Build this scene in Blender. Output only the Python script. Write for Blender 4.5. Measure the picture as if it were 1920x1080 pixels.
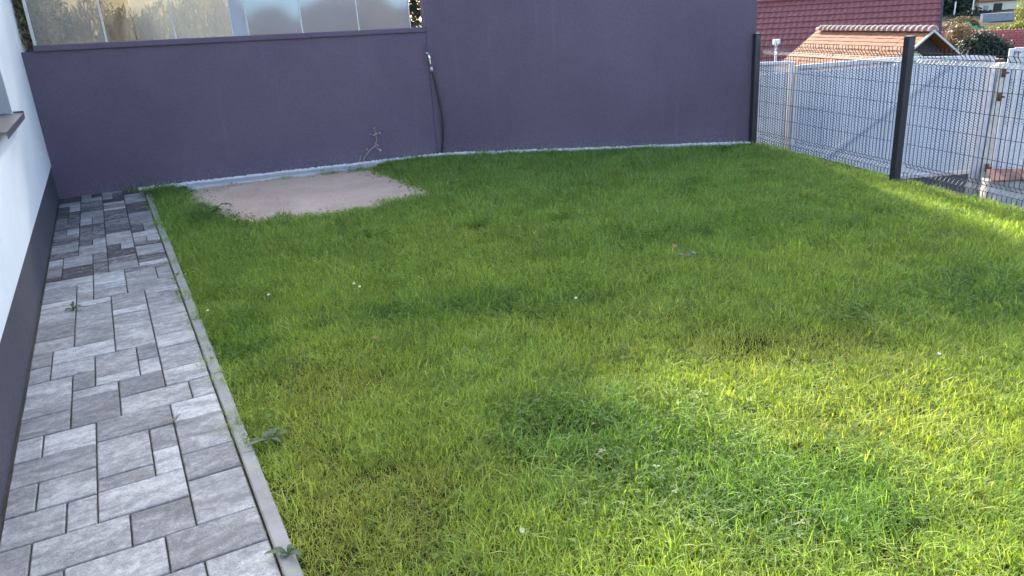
import bpy, bmesh, math, random
import numpy as np
from mathutils import Vector, Matrix
for _o in list(bpy.data.objects): bpy.data.objects.remove(_o)
S = bpy.context.scene
rnd = random.Random(7)
nr = np.random.RandomState(11)
# ------------------------------------------------------------------ camera, sky, sun, exposure
cd = bpy.data.cameras.new('camera'); cam = bpy.data.objects.new('camera', cd); S.collection.objects.link(cam)
cd.sensor_width = 36.0; cd.lens = 27.0; cd.clip_start = 0.05; cd.clip_end = 3000
RX = Vector((0.99784, -0.06569, 0.0)); RY = Vector((-0.022306, -0.338842, 0.940579)); RZ = Vector((-0.061784, -0.938548, -0.339575))
M = Matrix(((RX[0], -RX[1], -RX[2]), (RY[0], -RY[1], -RY[2]), (RZ[0], -RZ[1], -RZ[2]))).to_4x4()
M.translation = (0, 0, 1.85); cam.matrix_world = M; S.camera = cam
SUN_AZ = math.radians(-84.5); SUN_EL = math.radians(28)      # low sun beyond the wall: light travels towards us
w = bpy.data.worlds.new('World'); S.world = w; w.use_nodes = True
sky = w.node_tree.nodes.new('ShaderNodeTexSky'); sky.sky_type = 'NISHITA'; sky.sun_disc = False
sky.sun_elevation = SUN_EL; sky.sun_rotation = math.atan2(-math.cos(SUN_AZ), -math.sin(SUN_AZ)); sky.dust_density = 1.6; sky.air_density = .8; sky.ozone_density = .5
w.node_tree.links.new(sky.outputs[0], w.node_tree.nodes['Background'].inputs[0])
w.node_tree.nodes['Background'].inputs[1].default_value = 0.15
sd = bpy.data.lights.new('sun', 'SUN'); sd.energy = 3.1; sd.angle = math.radians(2.8); sd.color = (1.0, 0.93, 0.80)
so = bpy.data.objects.new('sun', sd); S.collection.objects.link(so); so.location = (-1, 14, 9)
so.rotation_euler = Vector((math.cos(SUN_AZ) * math.cos(SUN_EL), math.sin(SUN_AZ) * math.cos(SUN_EL), -math.sin(SUN_EL))).to_track_quat('-Z', 'Y').to_euler()
S.view_settings.view_transform = 'Standard'; S.view_settings.look = 'None'; S.view_settings.gamma = 1.0
S.view_settings.use_curve_mapping = False; S.view_settings.exposure = 2.3
S.cycles.max_bounces = 5; S.cycles.diffuse_bounces = 3; S.cycles.glossy_bounces = 2; S.cycles.transparent_max_bounces = 12
S.cycles.use_denoising = True; S.cycles.use_adaptive_sampling = True; S.cycles.adaptive_threshold = .02

# ------------------------------------------------------------------ helpers
def V2(x, y): return Vector((x, y, 0))
class MB:
    def __init__(s): s.v = []; s.f = []; s.m = []
    def add(s, vs, fs, mi=0):
        o = len(s.v); s.v += [tuple(p) for p in vs]; s.f += [tuple(i + o for i in f) for f in fs]; s.m += [mi] * len(fs); return s
    def hexa(s, p, mi=0):   # 8 points: bottom ring then top ring (both counter-clockwise from above)
        return s.add(p, [(3, 2, 1, 0), (4, 5, 6, 7), (0, 1, 5, 4), (1, 2, 6, 5), (2, 3, 7, 6), (3, 0, 4, 7)], mi)
    def box(s, x0, x1, y0, y1, z0, z1, T=None, mi=0):
        p = [Vector(q) for q in ((x0, y0, z0), (x1, y0, z0), (x1, y1, z0), (x0, y1, z0), (x0, y0, z1), (x1, y0, z1), (x1, y1, z1), (x0, y1, z1))]
        if T is not None: p = [T @ q for q in p]
        return s.hexa(p, mi)
    def prism(s, poly, z0, z1, mi=0):
        n = len(poly); vs = [(x, y, z0) for x, y in poly] + [(x, y, z1) for x, y in poly]
        return s.add(vs, [tuple(range(n - 1, -1, -1)), tuple(range(n, 2 * n))] + [(i, (i + 1) % n, n + (i + 1) % n, n + i) for i in range(n)], mi)
    def tube(s, pts, r, n=6, mi=0, cap=True):
        pts = [Vector(p) for p in pts]; rs = r if isinstance(r, (list, tuple)) else [r] * len(pts); o = len(s.v)
        for i, p in enumerate(pts):
            t = (pts[min(i + 1, len(pts) - 1)] - pts[max(i - 1, 0)]).normalized()
            a = t.orthogonal().normalized() if i == 0 else (a - t * a.dot(t)).normalized()
            b = t.cross(a)
            for k in range(n):
                q = p + (a * math.cos(2 * math.pi * k / n) + b * math.sin(2 * math.pi * k / n)) * rs[i]; s.v.append(tuple(q))
        for i in range(len(pts) - 1):
            for k in range(n):
                s.f.append((o + i * n + k, o + i * n + (k + 1) % n, o + (i + 1) * n + (k + 1) % n, o + (i + 1) * n + k)); s.m.append(mi)
        if cap:
            e = o + (len(pts) - 1) * n
            s.f.append(tuple(o + k for k in range(n - 1, -1, -1))); s.f.append(tuple(e + k for k in range(n))); s.m += [mi, mi]
        return s
    def mesh(s, name):
        me = bpy.data.meshes.new(name); me.from_pydata(s.v, [], s.f); me.update(); return me
    def build(s, name, mats, parent=None, smooth=False, T=None):
        me = s.mesh(name)
        for m in (mats if isinstance(mats, (list, tuple)) else [mats]): me.materials.append(m)
        if any(s.m): me.polygons.foreach_set('material_index', s.m)
        if smooth: me.polygons.foreach_set('use_smooth', [True] * len(me.polygons))
        o = bpy.data.objects.new(name, me); S.collection.objects.link(o)
        if parent: o.parent = parent
        if T is not None: o.matrix_world = T
        return o
def tag(o, label=None, cat=None, group=None, kind=None):
    if label: o['label'] = label
    if cat: o['category'] = cat
    if group: o['group'] = group
    if kind: o['kind'] = kind
    return o
def empty(name, label, cat, loc=(0, 0, 0), group=None):
    o = bpy.data.objects.new(name, None); S.collection.objects.link(o); o.location = loc; o.empty_display_size = .1
    return tag(o, label, cat, group)
def child(o, parent):           # keep world placement (parents are unrotated empties)
    o.parent = parent; o.matrix_parent_inverse = Matrix.Translation(parent.location).inverted(); return o
def inst(me, name, parent, T):
    o = bpy.data.objects.new(name, me); S.collection.objects.link(o); o.parent = parent
    if parent is not None and parent.type == 'EMPTY': o.matrix_parent_inverse = Matrix.Translation(parent.location).inverted()
    o.matrix_basis = T; return o
def frame2(o, d, z=0):          # local x along 2-D direction d, y to its left
    d = Vector((d[0], d[1], 0)).normalized()
    T = Matrix(((d.x, -d.y, 0, o[0]), (d.y, d.x, 0, o[1]), (0, 0, 1, z), (0, 0, 0, 1))); return T

# ------------------------------------------------------------------ materials
def nm(name):
    m = bpy.data.materials.new(name); m.use_nodes = True; nt = m.node_tree; return m, nt.nodes, nt.links, nt.nodes['Principled BSDF']
def ramp(N, stops):
    r = N.new('ShaderNodeValToRGB'); e = r.color_ramp.elements
    while len(e) < len(stops): e.new(.5)
    for el, (p, c) in zip(e, stops): el.position = p; el.color = (*c, 1)
    return r
def noise(N, L, scale, detail=4, rough=.6, vec=None, dist=0):
    n = N.new('ShaderNodeTexNoise'); n.inputs['Scale'].default_value = scale; n.inputs['Detail'].default_value = detail
    n.inputs['Roughness'].default_value = rough; n.inputs['Distortion'].default_value = dist
    if vec is not None: L.new(vec, n.inputs['Vector'])
    return n
def pos(N, L, scale=(1, 1, 1), rot=(0, 0, 0)):
    g = N.new('ShaderNodeNewGeometry'); mp = N.new('ShaderNodeMapping'); L.new(g.outputs['Position'], mp.inputs['Vector'])
    mp.inputs['Scale'].default_value = scale; mp.inputs['Rotation'].default_value = rot; return mp.outputs[0]
def bump(N, L, P, h, strength=.3, dist=.01):
    b = N.new('ShaderNodeBump'); b.inputs['Strength'].default_value = strength; b.inputs['Distance'].default_value = dist
    L.new(h, b.inputs['Height']); L.new(b.outputs[0], P.inputs['Normal']); return b
def simple(name, c1, c2=None, scale=6, rough=.7, metal=0, bscale=None, bstr=.3, bdist=.005, vecscale=(1, 1, 1), spec=.5, detail=5):
    m, N, L, P = nm(name); P.inputs['Roughness'].default_value = rough; P.inputs['Metallic'].default_value = metal
    P.inputs['Specular IOR Level'].default_value = spec
    c2 = c2 or c1; v = pos(N, L, vecscale); n = noise(N, L, scale, detail, .65, v)
    r = ramp(N, [(.3, c1), (.7, c2)]); L.new(n.outputs[0], r.inputs[0]); L.new(r.outputs[0], P.inputs['Base Color'])
    if bscale:
        n2 = noise(N, L, bscale, 5, .7, v); bump(N, L, P, n2.outputs[0], bstr, bdist)
    return m
PANG = math.radians(26.45)      # direction across the path
def paver_mat(name, dark, mid, light, sx=3.4, sy=8.0):
    m, N, L, P = nm(name); P.inputs['Roughness'].default_value = .78; P.inputs['Specular IOR Level'].default_value = .35
    oi = N.new('ShaderNodeObjectInfo'); g = N.new('ShaderNodeNewGeometry')
    ml = N.new('ShaderNodeMath'); ml.operation = 'MULTIPLY'; ml.inputs[1].default_value = 53.0; L.new(oi.outputs['Random'], ml.inputs[0])
    ad = N.new('ShaderNodeVectorMath'); ad.operation = 'ADD'; L.new(g.outputs['Position'], ad.inputs[0]); L.new(ml.outputs[0], ad.inputs[1])
    rt = N.new('ShaderNodeMapping'); rt.inputs['Rotation'].default_value = (0, 0, -PANG); L.new(ad.outputs[0], rt.inputs['Vector'])
    st = N.new('ShaderNodeMapping'); st.inputs['Scale'].default_value = (sx, sy, 1); L.new(rt.outputs[0], st.inputs['Vector'])
    n1 = noise(N, L, 1.0, 6, .68, st.outputs[0], .8)
    n2 = noise(N, L, 24, 7, .82, rt.outputs[0], .5)
    n3 = noise(N, L, 190, 3, .75, rt.outputs[0])
    a = N.new('ShaderNodeMath'); a.operation = 'MULTIPLY'; a.inputs[1].default_value = .48; L.new(n1.outputs[0], a.inputs[0])
    b = N.new('ShaderNodeMath'); b.operation = 'MULTIPLY_ADD'; b.inputs[1].default_value = .52; L.new(n2.outputs[0], b.inputs[0]); L.new(a.outputs[0], b.inputs[2])
    sh = N.new('ShaderNodeMath'); sh.operation = 'MULTIPLY_ADD'; sh.inputs[1].default_value = .10; L.new(oi.outputs['Random'], sh.inputs[0]); L.new(b.outputs[0], sh.inputs[2])
    c = N.new('ShaderNodeMath'); c.operation = 'SUBTRACT'; c.inputs[1].default_value = .05; L.new(sh.outputs[0], c.inputs[0])
    r = ramp(N, [(.40, dark), (.50, mid), (.61, light)]); L.new(c.outputs[0], r.inputs[0])
    mx = N.new('ShaderNodeMix'); mx.data_type = 'RGBA'; mx.blend_type = 'MULTIPLY'; mx.inputs[0].default_value = .55
    r3 = ramp(N, [(.34, (.35, .35, .35)), (.52, (1, 1, 1)), (.68, (1.25, 1.25, 1.25))]); L.new(n3.outputs[0], r3.inputs[0])
    L.new(r.outputs[0], mx.inputs[6]); L.new(r3.outputs[0], mx.inputs[7]); L.new(mx.outputs[2], P.inputs['Base Color'])
    bump(N, L, P, n3.outputs[0], .35, .002); return m
MT = {}
MT['paver_a'] = paver_mat('paver_grey', (.19, .182, .176), (.295, .286, .276), (.49, .475, .455))
MT['paver_b'] = paver_mat('paver_pale', (.22, .214, .208), (.345, .336, .325), (.55, .535, .51))
MT['paver_c'] = paver_mat('paver_charcoal', (.155, .149, .145), (.245, .236, .230), (.40, .388, .372))
MT['paver_d'] = paver_mat('paver_streaked_shaded', (.042, .036, .038), (.105, .094, .096), (.29, .28, .28), 4.2, 17)  # streaked far pavers, colour darkened for the shade beside the wall
MT['joint'] = simple('jointing_sand', (.035, .034, .028), (.085, .085, .06), 12, .95)
MT['kerb'] = simple('kerb_concrete', (.245, .235, .22), (.32, .31, .292), 7, .9, bscale=220, bstr=.4, bdist=.002)
MT['concrete'] = simple('strip_concrete', (.40, .41, .42), (.52, .53, .54), 9, .9, bscale=150, bstr=.4, bdist=.003)
def wall_mat(name, base, hi, dust=(.20, .18, .20), gr=.12):
    m, N, L, P = nm(name); P.inputs['Roughness'].default_value = .8; P.inputs['Specular IOR Level'].default_value = .25
    n = noise(N, L, .8, 7, .6, pos(N, L), .3); r = ramp(N, [(.25, base), (.75, hi)]); L.new(n.outputs[0], r.inputs[0])
    ng_ = noise(N, L, 26, 7, .85, pos(N, L, (1, 1, 1.5)), .3); rg = ramp(N, [(.36, (1 - gr,) * 3), (.64, (1 + gr,) * 3)]); L.new(ng_.outputs[0], rg.inputs[0])
    mx = N.new('ShaderNodeMix'); mx.data_type = 'RGBA'; mx.blend_type = 'MULTIPLY'; mx.inputs[0].default_value = 1
    L.new(r.outputs[0], mx.inputs[6]); L.new(rg.outputs[0], mx.inputs[7])
    # pale scuffs, run-off streaks and splash dust at the foot
    sc_n = noise(N, L, 2.4, 8, .75, pos(N, L, (1, 1, 1.6)), 2.0); rs = ramp(N, [(.63, (0, 0, 0)), (.80, (.45, .45, .45))]); L.new(sc_n.outputs[0], rs.inputs[0])
    st_n = noise(N, L, 7, 4, .6, pos(N, L, (1, 1, .07)), .2); rt = ramp(N, [(.60, (0, 0, 0)), (.78, (.22, .22, .22))]); L.new(st_n.outputs[0], rt.inputs[0])
    g = N.new('ShaderNodeNewGeometry'); sx = N.new('ShaderNodeSeparateXYZ'); L.new(g.outputs['Position'], sx.inputs[0])
    rz = N.new('ShaderNodeMapRange'); rz.inputs[1].default_value = .26; rz.inputs[2].default_value = .0; rz.inputs[3].default_value = 0; rz.inputs[4].default_value = .9; L.new(sx.outputs['Z'], rz.inputs[0])
    sp_n = noise(N, L, 34, 5, .8, pos(N, L)); ml = N.new('ShaderNodeMath'); ml.operation = 'MULTIPLY'; L.new(rz.outputs[0], ml.inputs[0])
    rp = ramp(N, [(.48, (0, 0, 0)), (.66, (.8, .8, .8))]); L.new(sp_n.outputs[0], rp.inputs[0]); L.new(rp.outputs[0], ml.inputs[1])
    a1 = N.new('ShaderNodeMath'); a1.operation = 'MAXIMUM'; L.new(rs.outputs[0], a1.inputs[0]); L.new(rt.outputs[0], a1.inputs[1])
    a2 = N.new('ShaderNodeMath'); a2.operation = 'MAXIMUM'; L.new(a1.outputs[0], a2.inputs[0]); L.new(ml.outputs[0], a2.inputs[1])
    m2 = N.new('ShaderNodeMix'); m2.data_type = 'RGBA'; L.new(a2.outputs[0], m2.inputs[0]); L.new(mx.outputs[2], m2.inputs[6]); m2.inputs[7].default_value = (*dust, 1)
    L.new(m2.outputs[2], P.inputs['Base Color'])
    n3 = noise(N, L, 260, 4, .75, pos(N, L)); n4 = noise(N, L, 4.5, 4, .6, pos(N, L))
    ma = N.new('ShaderNodeMath'); ma.operation = 'MULTIPLY_ADD'; ma.inputs[1].default_value = 1.6; L.new(n4.outputs[0], ma.inputs[0]); L.new(n3.outputs[0], ma.inputs[2])
    bump(N, L, P, ma.outputs[0], .6, .005); return m
MT['wall'] = wall_mat('purple_grey_render', (.102, .079, .116), (.140, .108, .152), (.21, .18, .21))
MT['plinth'] = wall_mat('dark_grey_plinth', (.066, .062, .076), (.084, .079, .094), (.16, .15, .14))
MT['white'] = wall_mat('white_stucco', (.72, .73, .73), (.78, .79, .785), (.66, .65, .62), .03)
MT['reveal'] = simple('grey_reveal', (.42, .42, .44), (.48, .48, .50), 8, .8, bscale=300, bstr=.3, bdist=.002)
MT['dark_metal'] = simple('anthracite_metal', (.022, .021, .030), (.028, .027, .036), 10, .42, .0)
MT['sill'] = simple('anthracite_sill', (.09, .085, .10), (.12, .115, .13), 10, .35, .3)
MT['frame'] = simple('window_frame', (.05, .05, .055), None, 5, .4)
MT['black'] = simple('black_rubber', (.018, .017, .022), None, 5, .45)
MT['chrome'] = simple('brass_chrome', (.62, .62, .63), (.75, .75, .74), 30, .25, 1.0)
MT['galv'] = simple('galvanised_steel', (.38, .42, .48), (.46, .50, .56), 3, .5, .25, vecscale=(1, 1, .5))
MT['galvframe'] = simple('galvanised_frame', (.44, .45, .50), (.55, .56, .61), 12, .45, .5)
MT['oldpaint'] = simple('old_cream_paint', (.40, .36, .31), (.62, .58, .50), 11, .75, bscale=60, bstr=.4, bdist=.004)
MT['rust'] = simple('rust', (.10, .045, .02), (.20, .09, .04), 30, .9)
MT['masonry'] = simple('old_plaster', (.26, .25, .24), (.58, .56, .53), 8, .95, bscale=30, bstr=.7, bdist=.02)
MT['tile_red'] = simple('weathered_red_tile', (.16, .09, .07), (.38, .19, .135), 9, .95)
MT['roof_red'] = simple('dark_red_roof_tile', (.17, .042, .040), (.225, .060, .052), 3.0, .62)
MT['roof_orange'] = simple('orange_roof_tile', (.21, .085, .040), (.31, .138, .068), 2.2, .9)
MT['ridge'] = simple('ridge_tile', (.34, .15, .10), (.44, .21, .14), 20, .8)
MT['mortar'] = simple('mortar', (.40, .33, .28), (.52, .44, .38), 20, .9)
MT['roof_far'] = simple('far_red_sheet', (.27, .055, .050), (.34, .075, .065), 2, .55)
MT['timber'] = simple('dark_timber', (.030, .022, .022), (.055, .042, .04), 12, .85)
MT['cream'] = simple('cream_plaster', (.55, .50, .38), (.64, .58, .45), 6, .9)
MT['bwhite'] = simple('white_paint', (.74, .73, .70), None, 6, .6)
MT['asphalt'] = simple('asphalt', (.045, .044, .046), (.07, .068, .068), 18, .95, bscale=200, bstr=.4)
MT['bark'] = simple('bark', (.07, .05, .035), (.12, .09, .065), 20, .95)
MT['tarp'] = simple('green_tarp', (.06, .42, .26), (.10, .55, .36), 5, .55)
MT['ground_shade'] = simple('ground_shade_sheet', (.012, .012, .018), (.022, .022, .03), 5, .5)  # dark colour for the shaded ground under the gate
MT['dry'] = simple('dry_stems', (.30, .26, .19), (.42, .37, .28), 20, .9)
MT['flower'] = simple('white_petals', (.80, .80, .78), None, 5, .8)
MT['yellow'] = simple('yellow_disc', (.70, .52, .05), None, 5, .8)
MT['leaf_dry'] = simple('fallen_leaf_brown', (.24, .11, .05), (.34, .18, .08), 60, .8)
MT['leaf_pale'] = simple('fallen_leaf_pale', (.28, .33, .16), (.38, .42, .22), 60, .8)
MT['stone'] = simple('pale_stone', (.15, .145, .15), (.28, .27, .265), 40, .9)
MT['pot'] = simple('grey_wall_far', (.22, .22, .25), (.32, .32, .35), 2, .9)
MT['wood'] = simple('old_wood', (.30, .20, .13), (.42, .30, .20), 6, .9)
def sand_mat():
    m, N, L, P = nm('pink_sand'); P.inputs['Roughness'].default_value = .95; P.inputs['Specular IOR Level'].default_value = .2
    n = noise(N, L, 1.6, 6, .65, pos(N, L), .5); r = ramp(N, [(.3, (.58, .41, .31)), (.7, (.74, .55, .43))]); L.new(n.outputs[0], r.inputs[0])
    n2 = noise(N, L, 130, 3, .8, pos(N, L)); r2 = ramp(N, [(.36, (.55, .52, .5)), (.52, (1, 1, 1)), (.7, (1.12, 1.1, 1.08))]); L.new(n2.outputs[0], r2.inputs[0])
    mx = N.new('ShaderNodeMix'); mx.data_type = 'RGBA'; mx.blend_type = 'MULTIPLY'; mx.inputs[0].default_value = .8
    L.new(r.outputs[0], mx.inputs[6]); L.new(r2.outputs[0], mx.inputs[7]); L.new(mx.outputs[2], P.inputs['Base Color'])
    n5 = noise(N, L, 9, 5, .65, pos(N, L), .5); mh = N.new('ShaderNodeMath'); mh.operation = 'MULTIPLY_ADD'; mh.inputs[1].default_value = 4.0; L.new(n5.outputs[0], mh.inputs[0]); L.new(n2.outputs[0], mh.inputs[2])
    bump(N, L, P, mh.outputs[0], .8, .008); return m
MT['sand'] = sand_mat()
MT['gravel'] = simple('white_gravel', (.62, .61, .60), (.82, .82, .81), 30, .85)
def soil_mat():
    m, N, L, P = nm('lawn_thatch'); P.inputs['Roughness'].default_value = 1.0; P.inputs['Specular IOR Level'].default_value = .1
    n = noise(N, L, 2.2, 6, .7, pos(N, L)); r = ramp(N, [(.35, (.045, .055, .02)), (.55, (.07, .07, .03)), (.7, (.10, .08, .045))]); L.new(n.outputs[0], r.inputs[0])
    n2 = noise(N, L, 70, 4, .8, pos(N, L)); mx = N.new('ShaderNodeMix'); mx.data_type = 'RGBA'; mx.blend_type = 'MULTIPLY'; mx.inputs[0].default_value = .8
    L.new(r.outputs[0], mx.inputs[6]); L.new(n2.outputs[0], mx.inputs[7]); L.new(mx.outputs[2], P.inputs['Base Color'])
    bump(N, L, P, n2.outputs[0], .8, .02); return m
MT['soil'] = soil_mat()
def field_mat():
    m, N, L, P = nm('hill_field'); P.inputs['Roughness'].default_value = 1.0; P.inputs['Specular IOR Level'].default_value = .1
    n = noise(N, L, .16, 8, .7, pos(N, L), .5); r = ramp(N, [(.34, (.035, .05, .02)), (.46, (.09, .09, .045)), (.56, (.17, .13, .08)), (.70, (.12, .075, .055))])
    L.new(n.outputs[0], r.inputs[0]); n2 = noise(N, L, 1.7, 6, .8, pos(N, L)); mx = N.new('ShaderNodeMix'); mx.data_type = 'RGBA'; mx.blend_type = 'MULTIPLY'
    mx.inputs[0].default_value = .7; L.new(r.outputs[0], mx.inputs[6]); L.new(n2.outputs[0], mx.inputs[7]); L.new(mx.outputs[2], P.inputs['Base Color'])
    bump(N, L, P, n2.outputs[0], 1, .3); return m
MT['field'] = field_mat()
def leafy(name, c1, c2, trans=.35, scale=3.0):
    m, N, L, P = nm(name); P.inputs['Roughness'].default_value = .55; P.inputs['Specular IOR Level'].default_value = .3
    n = noise(N, L, scale, 4, .7, pos(N, L)); r = ramp(N, [(.3, c1), (.7, c2)]); L.new(n.outputs[0], r.inputs[0]); L.new(r.outputs[0], P.inputs['Base Color'])
    t = N.new('ShaderNodeBsdfTranslucent'); L.new(r.outputs[0], t.inputs['Color']); mx = N.new('ShaderNodeMixShader'); mx.inputs[0].default_value = trans
    L.new(P.outputs[0], mx.inputs[1]); L.new(t.outputs[0], mx.inputs[2]); L.new(mx.outputs[0], N['Material Output'].inputs[0]); return m
MT['leaf_dark'] = leafy('leaves_dark', (.014, .026, .016), (.032, .050, .026), .15)
MT['leaf_mid'] = leafy('leaves_mid', (.05, .085, .025), (.10, .13, .04))
MT['leaf_yellow'] = leafy('leaves_yellow_green', (.15, .18, .03), (.30, .29, .05), .4, 1.2)
MT['leaf_brown'] = leafy('leaves_autumn', (.14, .11, .05), (.26, .17, .09), .3, 1.6)
MT['leaf_lime'] = leafy('leaves_lime', (.30, .36, .04), (.42, .46, .06), .4)
MT['leaf_straw'] = leafy('leaves_straw', (.13, .12, .06), (.26, .22, .12), .3, 4)
MT['weed'] = leafy('weed_leaf', (.06, .11, .03), (.12, .18, .06), .25, 30)
MT['weed_grey'] = leafy('weed_leaf_grey', (.07, .11, .055), (.12, .17, .085), .25, 30)
def grass_mat():
    m, N, L, P = nm('grass_blades'); P.inputs['Roughness'].default_value = .48; P.inputs['Specular IOR Level'].default_value = .14
    a = N.new('ShaderNodeAttribute'); a.attribute_type = 'INSTANCER'; a.attribute_name = 'tint'
    b = N.new('ShaderNodeAttribute'); b.attribute_type = 'GEOMETRY'; b.attribute_name = 'blade'
    mx = N.new('ShaderNodeMix'); mx.data_type = 'RGBA'; mx.blend_type = 'MULTIPLY'; mx.inputs[0].default_value = 1
    L.new(a.outputs['Color'], mx.inputs[6]); L.new(b.outputs['Color'], mx.inputs[7])
    L.new(mx.outputs[2], P.inputs['Base Color']); t = N.new('ShaderNodeBsdfTranslucent'); m2 = N.new('ShaderNodeMix'); m2.data_type = 'RGBA'; m2.blend_type = 'MULTIPLY'; m2.inputs[0].default_value = 1; m2.inputs[7].default_value = (1.38, 1.32, .45, 1); L.new(mx.outputs[2], m2.inputs[6]); L.new(m2.outputs[2], t.inputs['Color'])
    ms = N.new('ShaderNodeMixShader'); ms.inputs[0].default_value = .48; L.new(P.outputs[0], ms.inputs[1]); L.new(t.outputs[0], ms.inputs[2])
    L.new(ms.outputs[0], N['Material Output'].inputs[0]); return m
MT['grass'] = grass_mat()
def sheet_mat(name, gloss, glossc, milk):
    m, N, L, P = nm(name); N.remove(P)
    n = noise(N, L, .9, 2, .5, pos(N, L, (1, 1, .5)), .4)
    b = N.new('ShaderNodeBump'); b.inputs['Strength'].default_value = .35; b.inputs['Distance'].default_value = .02; L.new(n.outputs[0], b.inputs['Height'])
    gl = N.new('ShaderNodeBsdfGlossy'); gl.inputs['Roughness'].default_value = .075; gl.inputs['Color'].default_value = (*glossc, 1); L.new(b.outputs[0], gl.inputs['Normal'])
    tr = N.new('ShaderNodeBsdfTransparent'); tr.inputs['Color'].default_value = (.86, .82, .71, 1)
    tl = N.new('ShaderNodeBsdfTranslucent'); tl.inputs['Color'].default_value = (.62, .60, .52, 1)
    n2 = noise(N, L, 2.5, 6, .7, pos(N, L, (2.5, 2.5, .5))); r = ramp(N, [(.35, (milk * .3,) * 3), (.7, (milk,) * 3)]); L.new(n2.outputs[0], r.inputs[0])
    m1 = N.new('ShaderNodeMixShader'); m1.inputs[0].default_value = gloss; L.new(tr.outputs[0], m1.inputs[1]); L.new(gl.outputs[0], m1.inputs[2])
    ms = N.new('ShaderNodeMixShader'); L.new(r.outputs[0], ms.inputs[0]); L.new(m1.outputs[0], ms.inputs[1]); L.new(tl.outputs[0], ms.inputs[2])
    L.new(ms.outputs[0], N['Material Output'].inputs[0]); return m
MT['sheet'] = sheet_mat('reflective_plastic_sheet', .95, (.135, .175, .25), .08)
MT['sheet_clear'] = sheet_mat('clear_plastic_sheet', .26, (.42, .45, .50), .17)
def glass_mat():
    m, N, L, P = nm('window_glass'); P.inputs['Base Color'].default_value = (.05, .06, .07, 1); P.inputs['Roughness'].default_value = .05; return m
MT['glass'] = glass_mat()

MT['postwhite'] = simple('pale_post', (.46, .46, .45), (.56, .56, .55), 12, .5)
# ------------------------------------------------------------------ key points of the yard (metres; camera above the origin)
U = Vector((.44542, -.89532, 0)); VV = Vector((.89532, .44542, 0))      # along the house towards us / away from the house
W0 = Vector((-5.5785, 9.4979, 0)); W1 = Vector((-.8692, 10.8804, 0)); W2 = Vector((3.30, 10.186, 0))
H0 = W0 + VV * .03
F0 = Vector((3.30, 10.14, 0)); FD = Vector((.2509, -.9680, 0)); FP = 2.595
def PB(a, b): return W0 + VV * a + U * b                                # path coordinates
WD = (W1 - W0).normalized(); WN = Vector((-WD.y, WD.x, 0))             # WN points away from us
WD2 = (W2 - W1).normalized(); WN2 = Vector((-WD2.y, WD2.x, 0))

# ------------------------------------------------------------------ ground
def terrain_z(x, y):
    z = -.85
    d = math.hypot(x, y)
    if d > 12: z -= min((d - 12) * .075, 2.3)
    if y < -25: z += min((-25 - y) * .075, 6.6) + .9 * math.sin(x * .11) * min(1, (-25 - y) / 30)
    if y > 42 and x > 0: z += (min(y, 110) - 42) * .043 + max(0, min(y, 400) - 110) * .25
    return z
gm = MB(); xs = [-600, -300, -120, -80, -60, -45, -30, -22, -15, -8, 0, 6, 12, 20, 30, 40, 50, 62, 80, 120, 300, 600]
ys = [-600, -200, -120, -90, -70, -55, -40, -25, -15, -8, 0, 5, 9, 12, 16, 24, 34, 42, 52, 62, 75, 90, 110, 160, 250, 400, 900]
for y in ys:
    for x in xs: gm.v.append((x, y, terrain_z(x, y)))
for j in range(len(ys) - 1):
    for i in range(len(xs) - 1):
        k = j * len(xs) + i; gm.f.append((k, k + 1, k + 1 + len(xs), k + len(xs))); gm.m.append(0)
tag(gm.build('terrain', MT['field'], smooth=True), kind='structure')
sm = MB(); sm.prism([(3.2, 12), (4.0, 6.6), (5.4, 0), (16, -2), (22, 9), (15, 14), (6, 15)], -1.2, -.80)
tag(sm.build('street', MT['asphalt']), kind='structure')
hb_ = MB(); hx = [-90 + 6 * i for i in range(32)]; hy = [-28, -36, -45, -56, -70, -90, -120]
for j, y in enumerate(hy):
    for x in hx: hb_.v.append((x, y, -1.6 + 5.9 * math.sin(math.pi * min(1, (j + .2) / 5.5) / 2) ** 1.3 + (.55 * math.sin(x * .16 + 1) + .35 * math.sin(x * .37)) * min(1, j / 3)))
for j in range(len(hy) - 1):
    for i in range(len(hx) - 1): k = j * len(hx) + i; hb_.f.append((k + len(hx), k + len(hx) + 1, k + 1, k)); hb_.m.append(0)
tag(hb_.build('dry_hill', simple('dry_hill_grass', (.30, .235, .18), (.46, .37, .29), .25, 1.0, bscale=1.5, bstr=1, bdist=.3, detail=8), smooth=True), kind='structure')
# raised lawn terrace
KA = .9725
pe = PB(KA + .03, -1.2); pn = PB(KA + .03, 12.2)
Lp = [(pe.x, pe.y), (pn.x, pn.y)]
fe = F0 + FD * 11.5 + Vector((.14, .03, 0)); fs = F0 + Vector((.14, .3, 0))
Lp += [(fe.x, fe.y), (fs.x, fs.y), (W1.x, W1.y + .12), (W0.x, W0.y + .1)]
lm = MB(); lm.prism([Lp[i] for i in (0, 1, 2, 3, 4, 5)], -1.2, -.035)
tag(lm.build('lawn_soil', MT['soil']), kind='structure')

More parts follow.
